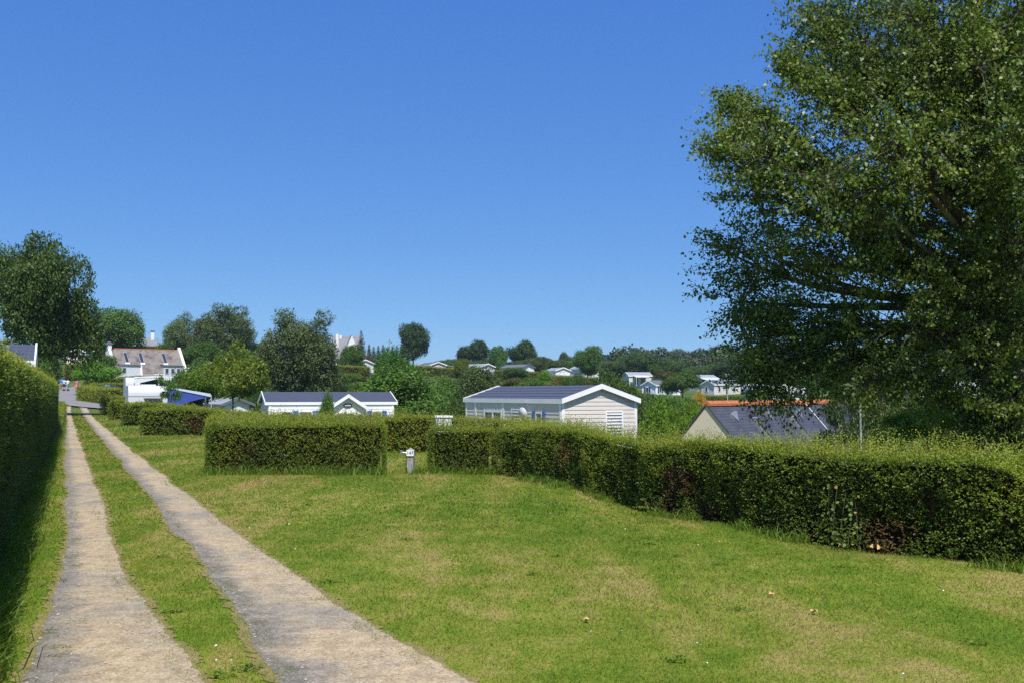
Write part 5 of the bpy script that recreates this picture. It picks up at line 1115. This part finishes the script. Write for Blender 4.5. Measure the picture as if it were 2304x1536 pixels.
belt(9, 1800, 2400, 150, 300, 800, 840, 80, 130, ('round', 'round3', 'dome'), ('lf_green', 'lf_dark', 'lf_ash'), 'tree seen through the gaps under the poplar', 'trees beyond the poplar')
belt(16, 760, 1300, 135, 178, 846, 866, 45, 80, ('bush', 'bush2'), ('lf_green', 'lf_ash', 'lf_grey', 'lf_olive'), 'shrub on the slope below the hillside homes', 'slope shrubs', 'bush', 'bush')
belt(14, 960, 1500, 72, 115, 878, 900, 60, 110, ('bush2', 'bush'), ('lf_green', 'lf_grey', 'lf_ash'), 'shrub in the hollow behind the cream mobile home', 'hollow shrubs', 'bush', 'bush')
belt(10, 1340, 1560, 120, 150, 886, 898, 50, 90, ('bush', 'bush2'), ('lf_green', 'lf_ash'), 'shrub below the home with navy shutters', 'shrubs below the navy-shuttered home', 'bush', 'bush')
belt(13, 560, 800, 128, 200, 800, 840, 60, 90, ('round', 'bush', 'round2'), ('lf_dark', 'lf_ash', 'lf_green'), 'tree behind the big round grey-green tree', 'trees behind the big round tree')
belt(9, 300, 600, 170, 225, 770, 800, 70, 110, ('round2', 'dome', 'round'), ('lf_ash', 'lf_green', 'lf_dark'), 'tree behind the birches and the stained-roof house', 'trees behind the birches')
belt(9, -60, 300, 205, 260, 752, 790, 80, 120, ('round', 'round3', 'dome'), ('lf_green', 'lf_ash', 'lf_olive'), 'tree in the belt behind the road bend', 'trees behind the road bend')
belt(7, -60, 85, 96, 140, 800, 840, 60, 90, ('bush', 'bush2'), ('lf_green', 'lf_dark'), 'shrub behind the tall hedge beneath the ash', 'shrubs beneath the ash', 'bush', 'bush')
belt(9, 1440, 1800, 60, 100, 905, 930, 60, 110, ('bush2', 'bush'), ('lf_green', 'lf_bright', 'lf_ash'), 'shrub around the slate-roofed house', 'shrubs around the slate-roofed house', 'bush', 'bush')
belt(6, 600, 900, 70, 84, 905, 915, 70, 110, ('bush', 'bush2'), ('lf_ash', 'lf_olive', 'lf_green'), 'shrub behind the roof of the white mobile home', 'shrubs behind the white mobile home', 'bush', 'bush')
belt(14, 600, 900, 112, 150, 858, 872, 55, 90, ('bush', 'bush2'), ('lf_ash', 'lf_olive', 'lf_green', 'lf_dark'), 'shrub under the big round grey-green tree', 'shrubs under the big round tree', 'bush', 'bush')
belt(8, 420, 620, 88, 110, 868, 884, 50, 80, ('bush', 'bush2'), ('lf_ash', 'lf_green', 'lf_dark'), 'shrub behind the low grey-roofed homes', 'shrubs behind the low homes', 'bush', 'bush')
def far_wood():
    """the wooded ridge: crowns that merge into one mass"""
    r = np.random.default_rng(8); P, U, N, L, ti = [], [], [], [], []
    for k in range(620):
        px = 880 + 2200 * r.random(); d = 330 + 520 * r.random(); q = on(px, d); big = np.interp(px, [1250, 1350, 1420], [.35, .8, 1.0]); h = (8 + 6 * r.random()) * big; w = (4.0 + 3 * r.random()) * big; n = 520
        dd = rnd_dirs(r, n); dd[:, 2] = np.abs(dd[:, 2]) * 1.0 - .25; C = np.array([q.x, q.y, q.z + h * .55]) + dd * np.array([w, w, h * .5]) * (.75 + .3 * r.random((n, 1)))
        P.append(C); U.append(rnd_dirs(r, n)); N.append(unit(dd + np.array([.1, -.25, .5]) + r.normal(size=(n, 3)) * .4)); L.append(.85 * (.6 + .8 * r.random(n))); ti.append(np.full(n, r.random() ** 2 * .8) + r.normal(size=n) * .08)
    P, U, N, L, ti = [np.concatenate(v) for v in (P, U, N, L, ti)]
    tag(link('far_wood', leaves_mesh('far_wood', P, U, N, L, L * .8, ti), M['lf_far']), 'dark wooded ridge closing the valley under the horizon', 'wood', kind='stuff')
far_wood()

# ------------------------------------------------------------------ street furniture, post, small things
def number_post():
    p = at(924, 1060, 22.6); p.z = 0; root = empty('number_post', p, math.radians(-6), 'weathered wooden pitch post with white number plate and tap', 'post')
    hw = .072; obj('post', MB().add([(-hw, -hw, -.1), (hw, -hw, -.1), (hw, hw, -.1), (-hw, hw, -.1), (-hw * 1.05, -hw * 1.05, .52), (hw * 1.05, -hw * 1.05, .52), (hw * 1.05, hw * 1.05, .52), (-hw * 1.05, hw * 1.05, .52), (0, 0, .58)], [(0, 1, 5, 4), (1, 2, 6, 5), (2, 3, 7, 6), (3, 0, 4, 7), (4, 5, 8), (5, 6, 8), (6, 7, 8), (7, 4, 8), (3, 2, 1, 0)]), M['wood'], root)
    pl = obj('number_plate', MB().box(-.075, .085, -.100, -.085, .40, .53), M['white'], root)
    c = bpy.data.curves.new('number', 'FONT'); c.body = '147'; c.size = .10; c.align_x = 'CENTER'; c.align_y = 'CENTER'; c.extrude = .002
    t0_ = bpy.data.objects.new('number_curve', c); COL.objects.link(t0_); bpy.context.view_layer.update(); me = bpy.data.meshes.new_from_object(t0_); bpy.data.objects.remove(t0_)
    t = link('number', me, M['black'], pl); t.location = (.005, -.104, .465); t.rotation_euler = (math.pi / 2, 0, 0)
    obj('tap_pipe', MB().tube([(-.06, -.02, .46), (-.12, -.03, .47), (-.19, -.04, .47)], .012, 8), M['metal'], root)
    obj('tap', MB().tube([(-.17, -.04, .50), (-.20, -.04, .47), (-.235, -.05, .42)], [.016, .022, .015], 8), M['metal'], root)
    obj('tap_handle', MB().box(-.235, -.165, -.055, -.03, .50, .515), M['metal'], root)
    obj('water_pipe', MB().tube([(-.088, .0, -.05), (-.088, .0, .30), (-.09, -.01, .42)], .014, 8), M['rubber'], root)
number_post()
def lamp(px, py0, py1, d, label, globe):
    a = at(px, py0, d); g = on(px, d); root = empty('street_lamp', g, 0, label, 'street lamp'); h = a.z - g.z
    obj('post', MB().tube([(0, 0, -.3), (0, 0, h - .3)], [.07, .045], 8), M['pole'], root)
    if globe: obj('globe', MB().lathe([(.02, -.34), (.16, -.3), (.32, -.1), (.33, .02), (.25, .2), (.1, .31), (.02, .33)], 14, (0, 0, h)), M['offwhite'], root, True)
    else:
        obj('arm', MB().tube([(0, 0, h - .35), (-.2, 0, h - .1), (-.6, 0, h)], .04, 6), M['pole'], root); obj('lamp_head', MB().box(-1.1, .25, -.18, .18, h - .03, h + .1), M['metal'], root)
lamp(1636, 843, 860, 155, 'globe street lamp on a grey post above the cream corner home', True)
lamp(1727, 838, 880, 125, 'slim grey street lamp with flat head beside the red-edged awning', False)
def pole(px, top, d, r0, label, m, cross=False, name='utility_pole'):
    g = on(px, d); h = at(px, top, d).z - g.z; root = empty(name, g, 0, label, 'pole'); obj('post', MB().tube([(0, 0, -.3), (0, 0, h)], [r0, r0 * .75], 8), M[m], root)
    obj('cap', MB().lathe([(r0, 0), (r0 * 1.1, .05), (.02, .12)], 8, (0, 0, h)), M['metal'], root)
    if cross: obj('crossarm', MB().box(-.6, .6, -.05, .05, h - .5, h - .4), M[m], root)
pole(876, 765, 215, .14, 'grey wooden utility pole rising from the green shrubs', 'wood', True)
pole(824, 786, 225, .12, 'short concrete post beside the dark conifer', 'pole', name='concrete_post')
pole(353, 760, 205, .07, 'thin pole with bracket between the walnut tree and the birches', 'wood', True)
pole(1934, 918, 24, .028, 'slim pale metal pole standing just behind the long hedge', 'pole', name='metal_pole')
obj_ = empty('utility_box', on(998, 29), math.radians(8), 'white flat-topped utility box half sunk in the hedge top', 'box')
obj('cabinet', MB().box(-.22, .22, -.15, .15, 0, 1.10), M['offwhite'], obj_); obj('lid', MB().box(-.25, .25, -.18, .18, 1.10, 1.15), M['white'], obj_)
# striped hut and car on the slope
hut = empty('hut', at(759, 852, 176), math.radians(10), 'small white hut with pale blue vertical boards', 'hut')
obj('wall', MB().box(0, 2.2, 0, 1.8, -.8, 1.55), M['awning_pale'], hut); obj('roof', MB().hexa([(-.1, -.2, 1.55), (2.3, -.2, 1.75), (2.3, 2, 1.75), (-.1, 2, 1.55), (-.1, -.2, 1.65), (2.3, -.2, 1.85), (2.3, 2, 1.85), (-.1, 2, 1.65)]), M['roofpale'], hut)
for k in range(9): obj('board', MB().box(.04 + k * .245, .04 + k * .245 + .13, -.04, -.004, -.8, 1.5), M['white'], hut)
def car(px, py, d, rz, label, paint):
    root = empty('parked_car', at(px, py, d), math.radians(rz), label, 'car')
    pr = [(0, .35), (.02, .75), (.5, .88), (1.15, .98), (1.75, 1.42), (2.9, 1.45), (3.7, 1.0), (4.05, .92), (4.1, .35)]
    obj('body', MB().prism(pr, 'y', 0, 1.65), M[paint], root)
    obj('side_window', MB().prism([(1.3, 1.0), (1.82, 1.36), (2.3, 1.38), (2.3, 1.0)], 'y', -.015, .0).prism([(2.38, 1.0), (2.38, 1.38), (2.85, 1.38), (3.45, 1.02)], 'y', -.015, .0), M['glass'], root)
    obj('windscreen', MB().hexa([(1.18, .15, 1.0), (1.18, 1.5, 1.0), (1.73, 1.45, 1.40), (1.73, .2, 1.40), (1.16, .15, 1.03), (1.16, 1.5, 1.03), (1.70, 1.45, 1.44), (1.70, .2, 1.44)]), M['glass'], root)
    for y in (.25, 1.2): obj('headlight', MB().box(-.02, .05, y, y + .25, .62, .76), M['offwhite'], root)
    for x in (.75, 3.3):
        for y in (.17, 1.68):
            w = obj('wheel', MB().lathe([(.28, 0), (.31, .03), (.31, .16), (.28, .19)], 16), M['rubber'], root); w.location = (x, y, .31); w.rotation_euler = (math.pi / 2, 0, 0); obj('rim', MB().lathe([(.17, .19), (.15, .205)], 12), M['metal'], w)
car(787, 850, 182, 8, 'dark blue car parked behind the olive hedge', 'carpaint')
near_gable(804, 838, 205, -60, 5, 3.4, 'small pale gabled home behind the parked dark car', 'offwhite', 'roofpale', (('xL', 1.1, .7, 1.0, 1.0),), he=1.9, hr=2.6)
tb = empty('table', on(243, 112) + Vector((0, 0, 0)), math.radians(5), 'blue-topped table tennis table behind the curving hedge', 'table')
obj('table_top', MB().box(-1.37, 1.37, -.76, .76, 1.55, 1.60), M['blue'], tb); obj('net', MB().box(-.02, .02, -.8, .8, 1.60, 1.75), M['white'], tb)
for x in (-1, 1):
    for y in (-.6, .6): obj('leg', MB().tube([(x, y, 0), (x, y, 1.55)], .03, 6), M['metal'], tb)
# dried leaves under the long hedge
for k, (px, py, s) in enumerate(((1830, 1208, .05), (1902, 1215, .08), (1886, 1228, .055), (1950, 1231, .075), (1975, 1234, .09), (2135, 1255, .06), (1318, 1394, .05), (1822, 1376, .06), (1730, 1337, .05))):
    d = 4025 / (py - 886); x = (px - CX) / F_PX * d; n = 7
    V = [(s * (f - .5) * 1.3, s * .5 * math.sin(math.pi * f) * q, .012 + s * .35 * abs(q) * math.sin(math.pi * f) + .012 * math.sin(f * 9 + k)) for f in np.linspace(0, 1, n) for q in (-1, 0, 1)]
    o = obj('dry_leaf', MB().add(V, [(i * 3 + j, i * 3 + j + 1, i * 3 + j + 4, i * 3 + j + 3) for i in range(n - 1) for j in (0, 1)]), M['dryleaf']); o.location = (x, d, .012); o.rotation_euler = (0, 0, k * 1.7)
    tag(o, 'curled dry tan leaf lying on the lawn near the long hedge' if k < 6 else 'curled dry leaf lying out on the open lawn', 'leaf', 'dry leaves by the long hedge' if k < 6 else 'dry leaves on the lawn')
def creeper():
    """broad-leaved plant growing out of the hedge face"""
    r = np.random.default_rng(77); base = at(1905, 1200, 11.85); root = empty('creeper', (base.x, base.y, 0), 0, 'broad-leaved yellowing creeper growing out of the long hedge face', 'plant')
    f = unit(np.array([[-.86, -.5, 0.]]))[0]; mb = MB(); k = 0
    for i in range(5):
        sx = -.12 + .07 * i; pts = [Vector((f[0] * .03 + sx * .5, f[1] * .03 - sx * .8, z)) + Vector(f) * (.05 + .08 * math.sin(z * 3 + i)) for z in np.linspace(.05, .72 - .05 * i, 5)]
        mb.tube(pts, .0025, 5, False)
        for p in pts:
            for q in range(3):
                c = np.array(p) + r.normal(size=3) * .05 + f * .04; s = .022 + .018 * r.random(); U = unit((r.normal(size=3) * .6 + np.array([0, 0, -.6]) + f * .4)[None])[0]; Nn = unit((f + np.array([0, 0, .7]) + r.normal(size=3) * .4)[None])[0]; S = np.cross(Nn, U)
                V = [c + U * s * (1.2 * a) + S * s * b for a, b in ((0, 0), (.1, .45), (.45, .55), (.8, .3), (1.05, 0), (.8, -.3), (.45, -.55), (.1, -.45))]
                o = obj('leaf', MB().add(V, [tuple(range(8))]), M['lf_creep' if r.random() < .85 else 'lf_creep_dry'], root); k += 1
    obj('stem', mb, M['bark'], root)
M['lf_creep'] = plain('creeper_leaf', (0.10, 0.17, 0.03), .5, .25, 12); M['lf_creep_dry'] = plain('creeper_leaf_yellow', (0.30, 0.22, 0.05), .6, .25, 12)
creeper()

# ------------------------------------------------------------------ people on the road
def cloth(col, nm): return plain(nm, col, .8, .08, 6)
M['c_blue'] = cloth((0.05, 0.20, 0.60), 'blue_shirt'); M['c_lblue'] = cloth((0.45, 0.62, 0.72), 'pale_blue_top'); M['c_pink'] = cloth((0.80, 0.12, 0.30), 'pink_cloth'); M['c_rose'] = cloth((0.75, 0.45, 0.42), 'rose_cloth'); M['c_white'] = cloth((0.75, 0.70, 0.66), 'white_shirt'); M['c_dark'] = cloth((0.03, 0.03, 0.05), 'dark_cloth'); M['c_tan'] = cloth((0.40, 0.30, 0.20), 'tan_cloth')
def person(pos, rz, h, label, top, bottom, skirt=False, stride=.18, arm=0.12, hat=None):
    root = empty('person', pos, rz, label, 'person', scale=(h / 1.75,) * 3)
    J = {'pel': (0, 0, .95), 'spi': (0, 0, 1.18), 'che': (0, .01, 1.38), 'nec': (0, .01, 1.50), 'hea': (0, -.01, 1.60), 'top': (0, -.01, 1.72)}
    E = [('pel', 'spi'), ('spi', 'che'), ('che', 'nec'), ('nec', 'hea'), ('hea', 'top')]; R = {'pel': .14, 'spi': .12, 'che': .13, 'nec': .05, 'hea': .085, 'top': .07}
    for s, q in ((-1, 1), (1, -1)):
        n = 'l' if s < 0 else 'r'; st = stride * q
        J.update({n + 'hip': (s * .10, 0, .90), n + 'kne': (s * .10, -st * .6 - .02, .50), n + 'ank': (s * .10, -st + .04 * (st < 0), .09 + .05 * (st < 0)), n + 'toe': (s * .11, -st - .15, .035 + .02 * (st < 0)),
                  n + 'sho': (s * .18, .01, 1.42), n + 'elb': (s * .24, .04 + st * .3, 1.14), n + 'wri': (s * .25, -arm + st * .6, .92), n + 'han': (s * .24, -arm - .03 + st * .7, .82)})
        E += [('pel', n + 'hip'), (n + 'hip', n + 'kne'), (n + 'kne', n + 'ank'), (n + 'ank', n + 'toe'), ('che', n + 'sho'), (n + 'sho', n + 'elb'), (n + 'elb', n + 'wri'), (n + 'wri', n + 'han')]
        R.update({n + 'hip': .09, n + 'kne': .058, n + 'ank': .042, n + 'toe': .035, n + 'sho': .062, n + 'elb': .042, n + 'wri': .030, n + 'han': .035})
    ks = list(J); m = bpy.data.meshes.new('body'); m.from_pydata([J[k] for k in ks], [(ks.index(a), ks.index(b)) for a, b in E], []); b = link('body', m, M['skin'], root)
    b.modifiers.new('Skin', 'SKIN'); sv_ = m.skin_vertices[0].data
    for i, k in enumerate(ks): sv_[i].radius = (R[k], R[k] * (.8 if k in ('pel', 'spi', 'che') else 1)); sv_[i].use_root = (k == 'pel')
    b.modifiers.new('Sub', 'SUBSURF').levels = 1; b.modifiers['Sub'].render_levels = 2
    def ring(z, rx, ry, cy=0): return [(rx * math.cos(a), cy + ry * math.sin(a), z) for a in np.linspace(0, 2 * math.pi, 15)[:-1]]
    def shell(nm, rings, mat_):
        mb = MB(); n = 14
        for q in rings: mb.v += ring(*q)
        for i in range(len(rings) - 1):
            for k in range(n): mb.f.append((i * n + k, i * n + (k + 1) % n, (i + 1) * n + (k + 1) % n, (i + 1) * n + k))
        mb.f.append(tuple(range((len(rings) - 1) * n, len(rings) * n))); return obj(nm, mb, M[mat_], root, True)
    sh = shell('shirt', [(.93, .185, .145), (1.1, .17, .135), (1.3, .195, .145), (1.42, .20, .12, .01), (1.49, .09, .075, .01)], top)
    for s in (-1, 1):
        e = J[('l' if s < 0 else 'r') + 'elb']; obj('sleeve', MB().tube([(s * .15, .01, 1.43), ((s * .18 + e[0]) / 2, e[1] * .5, 1.30), (e[0] * .97, e[1] * .9, 1.19)], [.075, .072, .068], 10), M[top], sh, True)
    if skirt: shell('skirt', [(.52, .26, .22), (.75, .21, .18), (.99, .165, .135)], bottom)
    else:
        st_ = shell('shorts', [(.82, .185, .15), (.97, .18, .15), (1.0, .16, .135)], bottom)
        for s in (-1, 1):
            n = 'l' if s < 0 else 'r'; k_ = J[n + 'kne']; obj('trouser_leg', MB().tube([(s * .095, 0, .92), (s * .10, k_[1] * .4, .74), (k_[0], k_[1] * .85, .56)], [.105, .095, .085], 10), M[bottom], st_, True)
    obj('hair', MB().lathe([(.055, -.06), (.10, -.02), (.105, .06), (.085, .13), (.03, .165)], 14, (0, .015, 1.60)), M['hair'] if not hat else M[hat], root, True)
def rd(px, d): p = on(px, d); p.z += .14; return p
person(rd(138.5, 146), math.radians(170), 1.80, 'person in a blue shirt walking up the asphalt road', 'c_blue', 'c_tan')
person(rd(145, 145), math.radians(175), 1.70, 'person in a pale top with pink shoulders pushing a pushchair', 'c_lblue', 'c_dark', arm=.3)
person(rd(153, 147), math.radians(190), 1.60, 'person in a white shirt and dark shorts on the asphalt road', 'c_white', 'c_dark', stride=.12)
person(rd(173, 140), math.radians(150), 1.62, 'person in a bright pink dress under the roadside tree', 'c_pink', 'c_pink', skirt=True, stride=.1)
pc = empty('pushchair', rd(149.5, 143.5), math.radians(5), 'small lilac pushchair beside the person in the pale top', 'pushchair')
obj('seat', MB().prism([(-.2, .35), (.2, .35), (.32, .95), (.22, .98), (.12, .5), (-.2, .47)], 'y', -.2, .2), cloth((.45, .45, .62), 'lilac_cloth'), pc); obj('canopy', MB().prism([(.0, .85), (.05, 1.0), (.2, 1.06), (.33, .98)], 'y', -.2, .2), M['c_lblue'], pc)
for y in (-.22, .22):
    obj('frame_tube', MB().tube([(-.3, y, .12), (.0, y, .5), (.35, y, 1.02)], .014, 6), M['metal'], pc); obj('frame_tube', MB().tube([(.3, y, .12), (.0, y, .5)], .014, 6), M['metal'], pc)
    for x in (-.3, .3):
        w = obj('wheel', MB().lathe([(.10, 0), (.12, .01), (.12, .04), (.10, .05)], 12), M['rubber'], pc); w.location = (x, y + .025, .12); w.rotation_euler = (math.pi / 2, 0, 0)

# ------------------------------------------------------------------ thin summer haze over the valley
hz, hnt, hn, hl_, hp = new_mat('thin_haze'); hn.remove(hp)
pv = hn.new('ShaderNodeVolumePrincipled'); pv.inputs['Color'].default_value = (0.80, 0.88, 1.0, 1); pv.inputs['Density'].default_value = 0.00017; pv.inputs['Anisotropy'].default_value = 0.2
hl_.new(pv.outputs[0], hn['Material Output'].inputs['Volume'])
hb = obj('haze', MB().box(-4000, 4000, -4000, 4000, -8, 75), hz); tag(hb, 'thin pale haze hanging over the whole valley', 'haze', kind='stuff')
